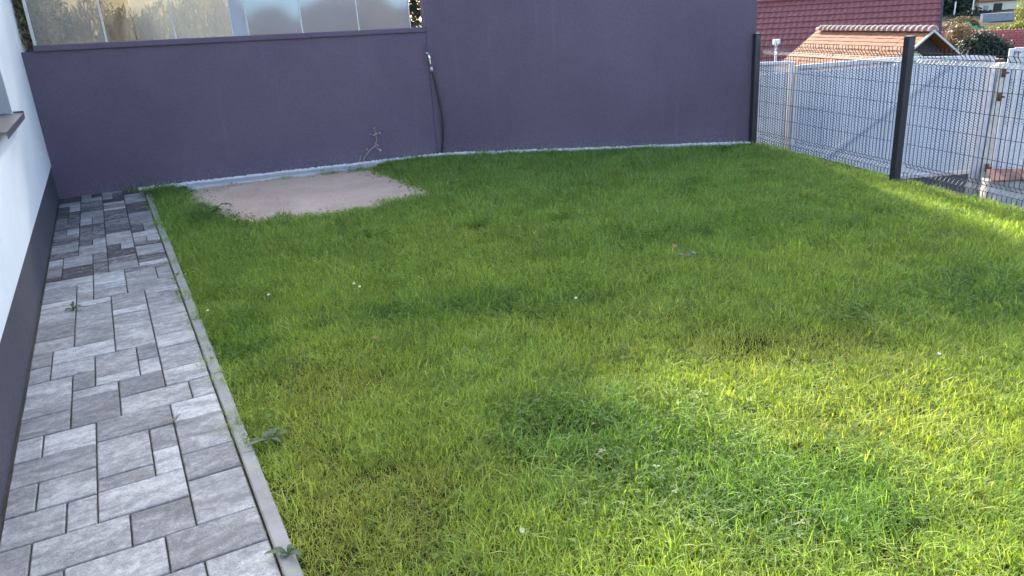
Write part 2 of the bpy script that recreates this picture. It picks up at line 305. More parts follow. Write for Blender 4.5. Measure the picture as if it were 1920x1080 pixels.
# ------------------------------------------------------------------ path of concrete pavers
path = MB(); q = [PB(-.02, -.6), PB(-.02, 12.2), PB(KA + .002, 12.2), PB(KA + .002, -.6)]
path.prism([(p.x, p.y) for p in q], -1.1, -.014)
path = tag(path.build('path', MT['joint']), kind='structure')
A0, DA, B0, DB = .0325, .1175, 8.33, .1215
pv = [(2,5,0,2),(5,8,0,2),(6,8,-2,0),(3,6,-2,0),(1,2,0,2),(0,1,-1,2),(0,1,2,4),(1,4,2,4),(4,6,2,4),(6,8,2,5),(3,6,4,6),(2,3,4,6),(0,2,4,6),
 (0,1,6,8),(1,3,6,8),(0,3,8,10),(3,5,6,7),(5,6,6,8),(3,5,7,10),(5,6,8,10),(3,6,10,12),(6,8,7,10),(6,8,5,7),(6,8,10,12),(1,3,10,12),(0,1,10,12),
 (0,2,12,14),(0,2,14,15),(0,2,15,18),(2,4,12,15),(2,4,15,16),(2,3,16,18),(4,6,14,16),(4,7,12,14),(7,8,12,14),(6,8,14,15),(6,8,15,16),(3,5,16,17),
 (1,3,18,20),(0,1,18,20),(3,5,17,20),(5,6,18,20),(5,6,16,18),(6,8,16,19),(6,8,19,21),(6,8,21,24),(6,8,24,26),(6,8,26,29),(6,8,29,30),
 (4,6,27,30),(4,6,26,27),(4,6,23,26),(4,6,20,23),(2,4,29,30),(2,4,26,29),(2,4,25,26),(2,4,22,25),(1,4,20,22),(0,2,27,30),(0,2,24,27),(0,2,22,24),(0,1,20,22),
 (0,2,33,34),(0,2,31,33),(0,2,30,31),(2,3,32,34),(2,3,30,32),(3,5,30,32),(3,5,32,33),(5,8,30,32),(5,7,32,35),(7,8,32,35),(3,5,33,36),(0,3,34,36),(5,8,35,36),
 (0,1,36,37),(0,1,37,40),(0,1,40,42),(1,3,36,39),(1,3,39,42),(3,4,36,39),(3,4,39,42),(4,6,36,38),(4,6,38,40),(4,6,40,42),(6,8,36,37),(6,8,37,39),(6,8,39,42)]
k = 42
for c0 in (0, 2, 4, 6):
    k = 42
    while k < 76:
        d = rnd.choice([1, 2, 2, 3, 3])
        if rnd.random() < .3 and d > 1: pv += [(c0, c0 + 1, k, k + d), (c0 + 1, c0 + 2, k, k + d)]
        else: pv.append((c0, c0 + 2, k, k + d))
        k += d
k = -2
while k > -30:                                                            # goes on behind the camera
    pv += [(0, 3, k - 2, k), (3, 5, k - 2, k), (5, 8, k - 2, k), (0, 2, k - 5, k - 2), (2, 5, k - 5, k - 2), (5, 8, k - 5, k - 2)]; k -= 5
pv += [(0, 3, -2, 0)] if False else [(1, 3, -2, 0), (0, 1, -2, -1)]
pmesh = {}
def paver_mesh(na, nb, mk):
    key = (na, nb, mk)
    if key in pmesh: return pmesh[key]
    x, y, t, c, g = na * DA / 2, nb * DB / 2, .06, .0045, .0035
    x -= g; y -= g
    ring = lambda x, y, z: [(-x, -y, z), (x, -y, z), (x, y, z), (-x, y, z)]
    b = MB(); vs = ring(x, y, -t) + ring(x, y, -c) + ring(x - c, y - c, 0)
    fs = [(8, 9, 10, 11)] + [(i + r, (i + 1) % 4 + r, (i + 1) % 4 + r + 4, i + r + 4) for r in (0, 4) for i in range(4)]
    b.add(vs, fs); me = b.mesh('paver'); me.materials.append(MT[mk]); pmesh[key] = me; return me
pale = {(1,4,2,4):'paver_a',(6,8,2,5):'paver_b',(5,8,0,2):'paver_a',(6,8,-2,0):'paver_b',(0,1,10,12):'paver_b',(0,1,18,20):'paver_c',(3,6,4,6):'paver_a',(0,2,12,14):'paver_c',(6,8,5,7):'paver_c',
        (2,5,0,2):'paver_b',(0,1,2,4):'paver_b',(2,3,4,6):'paver_b',(0,2,15,18):'paver_b',(7,8,12,14):'paver_b',(3,5,16,17):'paver_b',(3,5,17,20):'paver_c',(0,2,24,27):'paver_c',(6,8,24,26):'paver_c',(3,6,10,12):'paver_c'}
for (i0, i1, k0, k1) in pv:
    a = A0 + DA * (i0 + i1) / 2; b = B0 - DB * (k0 + k1) / 2
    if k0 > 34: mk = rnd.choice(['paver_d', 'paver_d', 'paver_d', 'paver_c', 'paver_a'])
    else: mk = pale.get((i0, i1, k0, k1)) or rnd.choice(['paver_a', 'paver_a', 'paver_b', 'paver_b', 'paver_c'] if k0 > 18 else ['paver_a', 'paver_a', 'paver_b', 'paver_c'])
    p = PB(a, b)
    T = frame2((p.x, p.y), VV, rnd.uniform(-.003, .003)) @ Matrix.Rotation(rnd.uniform(-.004, .004), 4, 'X') @ Matrix.Rotation(rnd.uniform(-.004, .004), 4, 'Y')
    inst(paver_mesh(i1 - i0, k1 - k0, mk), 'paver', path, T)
# kerb edging: one segment per metre
kerb = MB(); q = [PB(KA + .004, -.5), PB(KA + .004, 12.2), PB(KA + .05, 12.2), PB(KA + .05, -.5)]
kerb.prism([(p.x, p.y) for p in q], -1.0, -.08)
kerb = tag(kerb.build('kerb', MT['kerb']), kind='structure')
b = MB(); x, L2, c = .031, .497, .006
ring = lambda x, y, z: [(-x, -y, z), (x, -y, z), (x, y, z), (-x, y, z)]
b.add(ring(x, L2, -.2) + ring(x, L2, -c) + ring(x - c, L2 - .003, 0), [(8, 9, 10, 11)] + [(i + r, (i + 1) % 4 + r, (i + 1) % 4 + r + 4, i + r + 4) for r in (0, 4) for i in range(4)])
kme = b.mesh('kerb_segment'); kme.materials.append(MT['kerb'])
for i in range(-7, 5):
    p = PB(KA + .0375, 7.635 + i + .5)
    inst(kme, 'kerb_segment', kerb, frame2((p.x, p.y), VV, .006 + rnd.uniform(-.003, .003)) @ Matrix.Rotation(rnd.uniform(-.004, .004), 4, 'Z'))

# ------------------------------------------------------------------ house on the left: white stucco over a dark plinth
house = empty('house', 'white stucco house with dark grey plinth along the paver path', 'house', (-4, 4, 0))
NEAR, FAR, DEPTH = 13.0, -3.0, 9.0
TH = frame2((H0.x, H0.y), U)                # local x along the wall towards us, local y = away from the house (to the right of U is +?)
sgn = 1 if (TH.to_3x3() @ Vector((0, 1, 0))).dot(VV) > 0 else -1
def hb(mb, x0, x1, d0, d1, z0, z1, mi=0):   # d: depth into the house
    y0, y1 = sorted((-sgn * d0, -sgn * d1)); return mb.box(x0, x1, y0, y1, z0, z1, TH, mi)
def eave(x): return 4.6
wx0, wx1, wz0, wz1 = 2.77, 4.35, 1.27, 2.45
hw = MB()
hb(hw, FAR, wx0, 0, .32, .40, 4.3); hb(hw, wx1, NEAR, 0, .32, .40, 4.3); hb(hw, wx0, wx1, 0, .32, .40, wz0 - .03); hb(hw, wx0, wx1, 0, .32, wz1, 4.3)
pr = []
for d in (0, .32):                            # sloping top of the front wall
    for x, z in ((FAR, 4.3), (NEAR, 4.3), (NEAR, eave(NEAR)), (FAR, eave(FAR))): pr.append(TH @ Vector((x, -sgn * d, z)))
hw.add(pr, [(0, 1, 2, 3), (7, 6, 5, 4), (0, 4, 5, 1), (1, 5, 6, 2), (2, 6, 7, 3), (3, 7, 4, 0)])
hb(hw, NEAR - .32, NEAR, .32, DEPTH, .40, eave(NEAR) - .05); hb(hw, FAR, FAR + .32, .32, DEPTH, .40, eave(FAR) - .05); hb(hw, FAR, NEAR, DEPTH, DEPTH + .3, .40, 4.4)
child(hw.build('wall', MT['white']), house)
pl = MB(); hb(pl, FAR, NEAR - .012, .012, .3, -1.0, .398); hb(pl, NEAR - .3, NEAR - .012, .3, DEPTH, -1.0, .398)
child(pl.build('plinth', MT['plinth']), house)
rf = MB(); pts = []
for z in (0, .22):
    for x, d in ((FAR - .2, -.02), (NEAR + .02, -.02), (NEAR + .02, DEPTH + .4), (FAR - .2, DEPTH + .4)): pts.append(TH @ Vector((x, -sgn * d, eave(x) + z)))
rf.hexa(pts if sgn < 0 else [pts[i] for i in (3, 2, 1, 0, 7, 6, 5, 4)]); child(rf.build('roof', MT['dark_metal']), house)
win = MB()
for x0, x1, z0, z1 in ((wx0, wx0 + .07, wz0, wz1), (wx1 - .07, wx1, wz0, wz1), (wx0 + .07, wx1 - .07, wz0, wz0 + .07), (wx0 + .07, wx1 - .07, wz1 - .07, wz1)): hb(win, x0, x1, .17, .24, z0, z1)
win = child(win.build('window', MT['frame']), house)
gp = MB(); hb(gp, wx0 + .07, wx1 - .07, .195, .215, wz0 + .07, wz1 - .07); gp = gp.build('pane', MT['glass']); gp.parent = win; gp.matrix_parent_inverse = win.matrix_parent_inverse.inverted() if False else Matrix.Identity(4)
rv = MB(); hb(rv, wx0 + .001, wx0 + .012, .002, .169, wz0, wz1); hb(rv, wx1 - .012, wx1 - .001, .002, .169, wz0, wz1); hb(rv, wx0 + .012, wx1 - .012, .002, .169, wz1 - .012, wz1 - .001)
child(rv.build('window_reveal', MT['reveal']), house)
si = MB()
pts = []
for x, d, z in ((wx0 - .05, -.075, -.030), (wx1 + .05, -.075, -.030), (wx1 + .05, .168, -.012), (wx0 - .05, .168, -.012)): pts.append((x, d, wz0 + z))
lo = [TH @ Vector((x, -sgn * d, z)) for x, d, z in pts]; hi = [p + Vector((0, 0, .016)) for p in lo]
o8 = lo + hi; si.hexa(o8 if sgn < 0 else [o8[i] for i in (3, 2, 1, 0, 7, 6, 5, 4)])
hb(si, wx0 - .05, wx1 + .05, -.081, -.0752, wz0 - .062, wz0 - .012); hb(si, wx0 - .058, wx0 - .0502, -.081, 0, wz0 - .05, wz0 + .005)
child(si.build('window_sill', MT['sill']), house)

# ------------------------------------------------------------------ boundary wall: low part with coping, tall part
TW = frame2((W0.x, W0.y), WD); TW2 = frame2((W1.x, W1.y), WD2)
lw = empty('low_wall', 'low purple-grey rendered wall with coping below the plastic screen', 'wall', W0)
def zc(s): return 1.737 - .0188 * s           # underside of the coping
m = MB(); o8 = []
for z in (0, 1):
    for s, d in ((-.6, 0), (4.845, 0), (4.845, .25), (-.6, .25)): o8.append(TW @ Vector((s, d, zc(s) if z else -1.0)))
m.hexa(o8); child(m.build('wall_body', MT['wall']), lw)
m = MB(); o8 = []
for z in (.0005, .062):
    for s, d in ((.17, -.035), (4.843, -.035), (4.843, .27), (.17, .27)): o8.append(TW @ Vector((s, d, zc(s) + z + (.012 if s < 1 and z > .01 else 0))))
m.hexa(o8); cp = child(m.build('coping', MT['wall']), lw)
bv = cp.modifiers.new('bevel', 'BEVEL'); bv.width = .012; bv.segments = 2
tw = MB(); a = TW @ Vector((4.85, 0, 0)); e = W2 + WD2 * .0; pf = [(a.x, a.y), (W1.x, W1.y), (e.x, e.y), (e.x + WN2.x * .25, e.y + WN2.y * .25), (W1.x + WN.x * .25, W1.y + WN.y * .25), (a.x + WN.x * .25, a.y + WN.y * .25)]
tw.prism(pf, -1.0, 3.70)
tw = tag(tw.build('tall_wall', MT['wall']), 'tall purple-grey rendered wall between hose and mesh fence', 'wall')

# ------------------------------------------------------------------ clear plastic screen above the coping
sc_ = empty('plastic_screen', 'wavy clear plastic screen with pale metal posts on the low wall', 'screen', TW @ Vector((.2, .1, 1.8)))
cuts = [.20, .967, 1.30, 1.74, 2.41, 2.595, 3.25, 3.965, 4.645]
for i in range(len(cuts) - 1):
    s0, s1 = cuts[i] + .004, cuts[i + 1] - .004; nx, nz = 14, 8; b = MB(); off = .004 * (i % 2)
    for j in range(nz + 1):
        for ii in range(nx + 1):
            s = s0 + (s1 - s0) * ii / nx; z = zc(s) + .06 + .62 * j / nz
            d = -.012 + off + .0016 * math.sin(s * 4.1 + z * 3) + .0008 * math.sin(s * 9 + i * 2) * math.sin(z * 7 + i)
            b.v.append(tuple(TW @ Vector((s, d, z))))
    for j in range(nz):
        for ii in range(nx):
            kk = j * (nx + 1) + ii; b.f.append((kk, kk + 1, kk + nx + 2, kk + nx + 1)); b.m.append(0)
    o = child(b.build('panel', MT['sheet' if i > 3 else 'sheet_clear'], smooth=True), sc_); md = o.modifiers.new('thick', 'SOLIDIFY'); md.thickness = .003; md.use_rim = False
for s, wd in ((.20, .05), (.967, .035), (1.74, .03), (2.41, .02), (2.595, .028), (3.25, .03), (3.965, .03), (4.645, .022)):
    b = MB(); b.box(s - wd * .30, s + wd * .30, -.024, .002, zc(s) + .062, zc(s) + .66, TW); child(b.build('post', MT['postwhite']), sc_)
# ------------------------------------------------------------------ hillside and mounds behind the screen
hm = MB(); nx, ny = 46, 26
prof = [(-60, 5.6), (-22, 4.9), (-14, 4.4), (-11.5, 3.6), (-9.5, 2.9), (-7.6, 2.6), (-6.7, 2.25), (-6.1, 1.75), (-5, 1.42), (0, 1.2), (40, .2)]
for j in range(ny + 1):
    y = 11.4 + (j / ny) ** 1.5 * 60
    for i in range(nx + 1):
        x = -34 + 32.9 * i / nx if y > 12 else -14 + 13 * i / nx
        X = x * 40 / max(y, 11.4); hz = np.interp(X, [p[0] for p in prof], [p[1] for p in prof])
        t = min(1, max(0, (y - 11.4) / 28)); t = t * t * (3 - 2 * t); z = 1.45 * (1 - t) + hz * t
        if y > 40: z -= (y - 40) * .06
        z += .06 * math.sin(x * 1.7 + y) * min(1, (y - 11.4) / 4)
        hm.v.append((x, y + (0 if y > 12 else 0), z))
for j in range(ny):
    for i in range(nx):
        k = j * (nx + 1) + i; hm.f.append((k, k + 1, k + nx + 2, k + nx + 1)); hm.m.append(0)
MT['bank'] = simple('dry_grass_bank', (.13, .13, .06), (.36, .29, .18), .5, 1.0, bscale=3, bstr=1, bdist=.2, detail=9)
tag(hm.build('hillside', MT['bank'], smooth=True), kind='structure')

# ------------------------------------------------------------------ leafy crowns
def crown_mesh(name, mat, blobs, n, size, seed, aspect=1.6, droop=0):
    r = np.random.RandomState(seed); b = MB(); vs = []; fs = []
    wts = np.array([bb[3] * bb[4] * bb[5] for bb in blobs]) ** .67; wts /= wts.sum()
    pick = r.choice(len(blobs), n, p=wts)
    for k in pick:
        cx, cy, cz, rx, ry, rz = blobs[k]
        d = r.normal(size=3); d /= np.linalg.norm(d); rad = r.uniform(.35, 1) ** .45 * (1 + r.normal() * .06)
        p = np.array([cx, cy, cz]) + d * rad * np.array([rx, ry, rz])
        nrm = d * .7 + r.normal(size=3) * .6; nrm /= np.linalg.norm(nrm)
        t = np.cross(nrm, r.normal(size=3)); t[2] -= droop; t /= np.linalg.norm(t); s = np.cross(nrm, t); l = size * r.uniform(.6, 1.35)
        o = len(vs); vs += [p - t * l * .5, p + s * l / aspect * .5, p + t * l * .6, p - s * l / aspect * .5]; fs.append((o, o + 1, o + 2, o + 3))
    b.add(vs, fs); me = b.mesh(name); me.materials.append(mat); return me
def plant(name, label, cat, base, mat, blobs, n, size, seed, trunk_r=.05, group=None, aspect=1.6, limbs=4, droop=0):
    t = empty(name, label, cat, base, group)
    o = bpy.data.objects.new('crown', crown_mesh('crown', mat, blobs, n, size, seed, aspect, droop)); S.collection.objects.link(o); child(o, t)
    b = MB(); top = Vector(blobs[0][:3]); base = Vector(base); b.tube([base - Vector((0, 0, .1)), base.lerp(top, .5) + Vector((trunk_r * .7, 0, 0)), top], [trunk_r, trunk_r * .75, trunk_r * .35], 7)
    rr = random.Random(seed)
    for q in range(limbs):
        bb = blobs[rr.randrange(len(blobs))]; f = base.lerp(top, rr.uniform(.3, .7))
        b.tube([f, f.lerp(Vector(bb[:3]), .55) + Vector((0, 0, .05)), Vector((bb[0] + rr.uniform(-.4, .4) * bb[3], bb[1], bb[2] + rr.uniform(0, .5) * bb[5]))], [trunk_r * .5, trunk_r * .35, trunk_r * .12], 5)
    child(b.build('trunk', MT['bark'], smooth=True), t); return t
p = TW @ Vector((.02, .75, 1.4))
plant('shrub', 'dark straggly shrub behind the low wall beside the house corner', 'shrub', (p.x, p.y, 1.35), MT['leaf_straw'], [(p.x, p.y, 1.9, .38, .3, .45), (p.x - .3, p.y + .2, 2.3, .4, .3, .4), (p.x + .05, p.y + .1, 2.5, .3, .3, .3)], 2600, .10, 3, .02, aspect=4, droop=1)
p2 = TW @ Vector((-.1, 1.3, 1.4))
plant('conifer', 'dark green conifer behind the straggly shrub at the house corner', 'conifer', (p2.x, p2.y, 1.35), MT['leaf_dark'], [(p2.x, p2.y, 2.1, .55, .4, .75), (p2.x + .05, p2.y, 2.9, .4, .3, .5)], 4200, .08, 4, .04, aspect=3)
p = TW @ Vector((4.82, .9, 1.4))
plant('shrub', 'dark twiggy shrub in the gap between screen and tall wall', 'shrub', (p.x, p.y, 1.35), MT['leaf_dark'], [(p.x, p.y, 2.0, .14, .25, .5), (p.x + .1, p.y + .2, 2.2, .12, .3, .5)], 2600, .06, 5, .012, aspect=3, limbs=9)
plant('bush', 'lime green bush seen through the screen near its end', 'bush', (-3.45, 24.5, 1.3), MT['leaf_lime'], [(-3.45, 24.5, 1.42, .48, .4, .33)], 1500, .1, 6, .03)

for i, (sx, dd, hh, ww, mt, lb) in enumerate(((.50, 1.5, 2.25, .42, 'leaf_straw', 'tan dry grass clump behind the first screen panel by the house'), (.95, 1.9, 2.4, .40, 'leaf_brown', 'brown dry grass clump behind the second screen post'), (1.30, 1.4, 2.2, .34, 'leaf_straw', 'tan grass clump behind the narrow screen panel'), (1.72, 1.7, 2.3, .36, 'leaf_yellow', 'yellow-green grass clump behind the third screen panel'), (2.12, 1.3, 2.5, .34, 'leaf_yellow', 'bright yellow-green grass clump behind the fourth screen panel'), (2.42, 1.2, 2.3, .22, 'leaf_mid', 'olive grass clump behind the overlapping screen strip'))):
    q = TW @ Vector((sx * (1 + dd / 11) - dd * .28, dd, 0)); zt = hh - 1.4
    plant('tall_grass_clump', lb, 'grass clump', (q.x, q.y, 1.3), MT[mt], [(q.x, q.y, 1.4 + zt * .45, ww, .3, zt * .55), (q.x + ww * .5, q.y + .1, 1.4 + zt * .35, ww * .7, .25, zt * .45), (q.x - ww * .5, q.y, 1.4 + zt * .4, ww * .7, .25, zt * .5)], 1500, .13, 90 + i, .012, 'grass clumps behind the screen', aspect=5, limbs=5, droop=1.5)
for i, (tx, ty, bl, lb) in enumerate((  # unseen trees added, crowns shaped to shade the left lawn, path and wall
    (-.45, 15.2, [(-2.5, 15.2, 5.7, 1.5, 1.5, 1.6), (-1.7, 15.4, 4.9, .9, 1.2, .9), (-1.3, 15.2, 5.8, .95, 1.0, 1.0), (-3.2, 15.0, 5.0, 1.2, 1.2, 1.1), (-2.4, 15.2, 7.1, 1.4, 1.2, .9)], 'broad leafy tree added out of view for shade, nearest the tall wall'),
    (-9.9, 15.6, [(-6.6, 15.6, 6.4, 1.5, 1.4, 1.3), (-8.3, 15.6, 6.0, 1.5, 1.4, 1.3), (-4.6, 15.6, 5.6, 1.6, 1.5, 1.6), (-5.8, 15.5, 5.0, 1.5, 1.4, 1.3), (-3.6, 15.5, 4.7, 1.2, 1.3, 1.0), (-4.9, 15.6, 7.0, 1.4, 1.3, .9), (-6.7, 15.5, 5.9, 1.2, 1.2, 1.1)], 'broad leafy tree added out of view for shade, nearest the house'))):
    plant('added_shade_tree', lb, 'tree', (tx, ty, 1.3), MT['leaf_mid'], bl, (6200, 5600)[i], .20, 60 + i, .13, 'added shade trees behind the low wall', limbs=8)
# ------------------------------------------------------------------ tap, hose, wall weed
def wp(s, z, d=0): return TW @ Vector((s, d, z))
tap = empty('water_tap', 'chrome garden tap mounted high on the wall above the hose', 'tap', wp(4.845, 1.25, -.05))
b = MB(); b.tube([wp(4.84, 1.50, .01), wp(4.84, 1.50, -.05), wp(4.842, 1.44, -.06), wp(4.845, 1.36, -.06)], .011, 8); child(b.build('supply_pipe', MT['wall'], smooth=True), tap)
b = MB(); b.tube([wp(4.845, 1.37, -.06), wp(4.85, 1.33, -.06), wp(4.855, 1.24, -.06), wp(4.862, 1.19, -.06)], [.016, .021, .018, .014], 10); b.tube([wp(4.84, 1.31, -.02), wp(4.855, 1.30, -.10)], .012, 8)
child(b.build('tap_body', MT['chrome'], smooth=True), tap)
b = MB(); b.tube([wp(4.80, 1.385, -.09), wp(4.85, 1.372, -.09)], [.012, .007], 8); b.tube([wp(4.845, 1.37, -.06), wp(4.845, 1.37, -.095)], .007, 6); child(b.build('tap_lever', MT['chrome'], smooth=True), tap)
b = MB(); b.tube([wp(4.862, 1.195, -.06), wp(4.868, 1.14, -.06)], .021, 10); child(b.build('hose_coupling', MT['galvframe'], smooth=True), tap)
hp = [(4.868, 1.15), (4.885, 1.06), (4.903, .95), (4.925, .78), (4.945, .60), (4.948, .42), (4.938, .26), (4.915, .12), (4.895, -.02)]
b = MB(); pts = []
for i in range(len(hp) - 1):
    for q in range(4):
        t = q / 4; p0 = hp[max(i - 1, 0)]; p1 = hp[i]; p2_ = hp[i + 1]; p3 = hp[min(i + 2, len(hp) - 1)]
        cr = lambda a, b_, c, d: .5 * (2 * b_ + (c - a) * t + (2 * a - 5 * b_ + 4 * c - d) * t * t + (3 * b_ - a - 3 * c + d) * t ** 3)
        s = cr(p0[0], p1[0], p2_[0], p3[0]); z = cr(p0[1], p1[1], p2_[1], p3[1]); kk = max(0, (s - 4.915)); pts.append(wp(s, z, -.06 - kk * .35))
b.tube(pts, .0145, 10); tag(b.build('garden_hose', MT['black'], smooth=True), 'black garden hose hanging from the tap down to the lawn', 'hose')
wd = empty('dry_weed', 'thin dry weed stalk growing from the gravel against the low wall', 'weed', wp(3.78, 0, -.06))
b = MB(); stem = [wp(3.77, -.01, -.05), wp(3.82, .08, -.06), wp(3.90, .17, -.06), wp(3.98, .22, -.05), wp(4.02, .30, -.05), wp(4.01, .40, -.05), wp(4.0, .46, -.05)]
b.tube(stem, [.006, .0055, .005, .0045, .004, .003, .002], 5); b.tube([wp(3.73, -.01, -.05), wp(3.76, .07, -.06), wp(3.775, .12, -.06)], [.005, .004, .002], 5)
b.tube([wp(3.98, .22, -.05), wp(4.03, .17, -.08), wp(4.05, .15, -.09)], [.004, .003, .002], 5); b.tube([wp(4.01, .38, -.05), wp(4.07, .40, -.07)], [.003, .0015], 5); b.tube([wp(4.01, .37, -.05), wp(3.95, .39, -.04)], [.003, .0015], 5)
child(b.build('stem', MT['dry'], smooth=True), wd)
b = MB()
for s, z in ((4.0, .47), (4.0, .45), (4.07, .40), (3.95, .39), (4.03, .38), (3.98, .375), (4.05, .15), (4.03, .18), (4.06, .17), (4.07, .23), (3.88, .19), (3.90, .155), (4.02, .24), (3.99, .40)):
    c = wp(s + rnd.uniform(-.01, .01), z + rnd.uniform(-.01, .01), -.06)
    a1 = Vector((rnd.uniform(-1, 1), rnd.uniform(-1, 1), rnd.uniform(-1, 1))).normalized() * .022; a2 = a1.orthogonal().normalized() * .010
    b.add([c - a1, c + a2, c + a1, c - a2], [(0, 1, 2, 3)])
child(b.build('leaves', MT['dry']), wd)

# ------------------------------------------------------------------ sand patch, concrete strip, white gravel
sp = [(-3.78, 9.05), (-3.62, 8.72), (-3.30, 8.30), (-2.98, 7.90), (-2.72, 7.66), (-2.40, 7.63), (-2.05, 7.70), (-1.6, 7.86), (-1.2, 8.05), (-.86, 8.30), (-.84, 8.52), (-1.02, 8.86), (-1.24, 9.25), (-1.46, 9.66), (-1.66, 10.03), (-1.9, 10.20), (-2.6, 10.02), (-3.4, 9.80), (-3.85, 9.62), (-3.88, 9.3)]
def smooth_poly(pts, n, j, seed):
    r = random.Random(seed); out = []
    for i in range(len(pts)):
        p0, p1, p2, p3 = (pts[(i + q) % len(pts)] for q in (-1, 0, 1, 2))
        for k in range(n):
            t = k / n; f = lambda a, b, c, d: .5 * (2 * b + (c - a) * t + (2 * a - 5 * b + 4 * c - d) * t * t + (3 * b - a - 3 * c + d) * t ** 3)
            out.append((f(p0[0], p1[0], p2[0], p3[0]) + r.uniform(-j, j), f(p0[1], p1[1], p2[1], p3[1]) + r.uniform(-j, j)))
    return out
spp = smooth_poly(sp, 5, .006, 3)
m = MB(); cx = sum(p[0] for p in spp) / len(spp); cy = sum(p[1] for p in spp) / len(spp)
rings = [1.05, .97, .85, .6, .3]; hz = [-.05, -.016, -.006, .004, .0]; n = len(spp); rr = random.Random(5)
for f, z in zip(rings, hz):
    for (x, y) in spp: m.v.append((cx + (x - cx) * f, cy + (y - cy) * f, z + rr.uniform(-.003, .003)))
m.v.append((cx, cy, 0.0))
for r_ in range(len(rings) - 1):
    for i in range(n): m.f.append((r_ * n + i, r_ * n + (i + 1) % n, (r_ + 1) * n + (i + 1) % n, (r_ + 1) * n + i)); m.m.append(0)
for i in range(n): m.f.append(((len(rings) - 1) * n + i, (len(rings) - 1) * n + (i + 1) % n, len(m.v) - 1)); m.m.append(0)
sandp = tag(m.build('sand_patch', MT['sand'], smooth=True), kind='structure')
for nme, mt, cnt, lo_, hi_ in (('sand_grit', 'sand', 900, .004, .011), ('soil_crumbs', 'soil', 160, .005, .014)):
    mm = MB(); rr = random.Random(17 + cnt)
    for i in range(cnt):
        a_ = rr.randrange(len(spp)); f_ = math.sqrt(rr.random()) * .97 if nme == 'sand_grit' else rr.uniform(.80, 1.0); q_ = spp[a_]; s_ = rr.uniform(lo_, hi_)
        c_ = Vector((cx + (q_[0] - cx) * f_ + rr.uniform(-.08, .08), cy + (q_[1] - cy) * f_ + rr.uniform(-.05, .05), .004))
        mm.add([c_ + Vector((d[0] * s_ * rr.uniform(.7, 1.2), d[1] * s_ * rr.uniform(.7, 1.2), d[2] * s_ * .7)) for d in ((1, 0, 0), (0, 1, 0), (-1, 0, 0), (0, -1, 0), (0, 0, 1))], [(0, 1, 4), (1, 2, 4), (2, 3, 4), (3, 0, 4)])
    o = mm.build(nme, MT[mt], sandp); o['kind'] = 'stuff'
m = MB(); m.box(1.55, 3.95, -.36, -.13, -.3, .012, TW); st = tag(m.build('concrete_strip', MT['concrete']), kind='structure')
# gravel as one mass of small stones along the foot of the wall
m = MB(); r = random.Random(9)
def pebble(mb, c, s):
    vs = [c + Vector((d[0] * s * r.uniform(.7, 1.2), d[1] * s * r.uniform(.7, 1.2), d[2] * s * r.uniform(.5, .9))) for d in ((1, 0, 0), (0, 1, 0), (-1, 0, 0), (0, -1, 0), (0, 0, 1), (0, 0, -1))]
    mb.add(vs, [(0, 1, 4), (1, 2, 4), (2, 3, 4), (3, 0, 4), (1, 0, 5), (2, 1, 5), (3, 2, 5), (0, 3, 5)])
for i in range(4200):
    s = r.uniform(.95, 4.9); wdt = .125
    pebble(m, TW @ Vector((s, -r.uniform(.005, wdt), r.uniform(-.012, .020))), r.uniform(.009, .018))
for i in range(3200):
    s = r.uniform(0, 4.2); pebble(m, TW2 @ Vector((s, -r.uniform(.005, .125), r.uniform(-.012, .022))), r.uniform(.009, .018))
tag(m.build('white_gravel', MT['gravel']), 'white gravel strip along the foot of the walls', 'gravel', kind='stuff')

# ------------------------------------------------------------------ mesh fence
fence = empty('mesh_fence', 'anthracite welded mesh fence with square posts along the lawn edge', 'fence', F0)
TF = frame2((F0.x, F0.y), FD)
for i in range(3):
    b = MB(); s = FP * i; b.box(s - .037, s + .037, -.037, .037, -.6, 1.37, TF); b.box(s - .04, s + .04, -.04, .04, 1.3702, 1.385, TF)
    o = child(b.build('post', MT['dark_metal']), fence); bv = o.modifiers.new('bevel', 'BEVEL'); bv.width = .004; bv.segments = 2
zs = [(.0, .02), (.0, .075), (.04, .12), (0, .165), (0, .62), (0, 1.13), (.045, 1.18), (0, 1.23), (0, 1.275)]
b = MB(); b.tube([(0, d, z) for d, z in zs], .0034, 4); vme = b.mesh('wire'); vme.materials.append(MT['dark_metal'])
b = MB(); b.tube([(0, 0, 0), (FP - .074, 0, 0)], .0032, 4); hme = b.mesh('wire'); hme.materials.append(MT['dark_metal'])
for i in range(2):
    s0 = FP * i + .037
    pan = bpy.data.objects.new('mesh_panel', None); S.collection.objects.link(pan); child(pan, fence)
    for j in range(50):
        o = bpy.data.objects.new('wire', vme); S.collection.objects.link(o); o.parent = pan; o.matrix_basis = TF @ Matrix.Translation((s0 + .026 + j * .0505, .045, 0)) @ Matrix.Rotation(rnd.uniform(-.006, .006), 4, 'Y')
    for d, z in [(0, .075), (.04, .12), (0, .165), (0, .36), (0, .55), (0, .74), (0, .935), (0, 1.13), (.045, 1.18), (0, 1.23)]:
        o = bpy.data.objects.new('wire', hme); S.collection.objects.link(o); o.parent = pan; o.matrix_basis = TF @ Matrix.Translation((s0, .045 + d - .005, z))

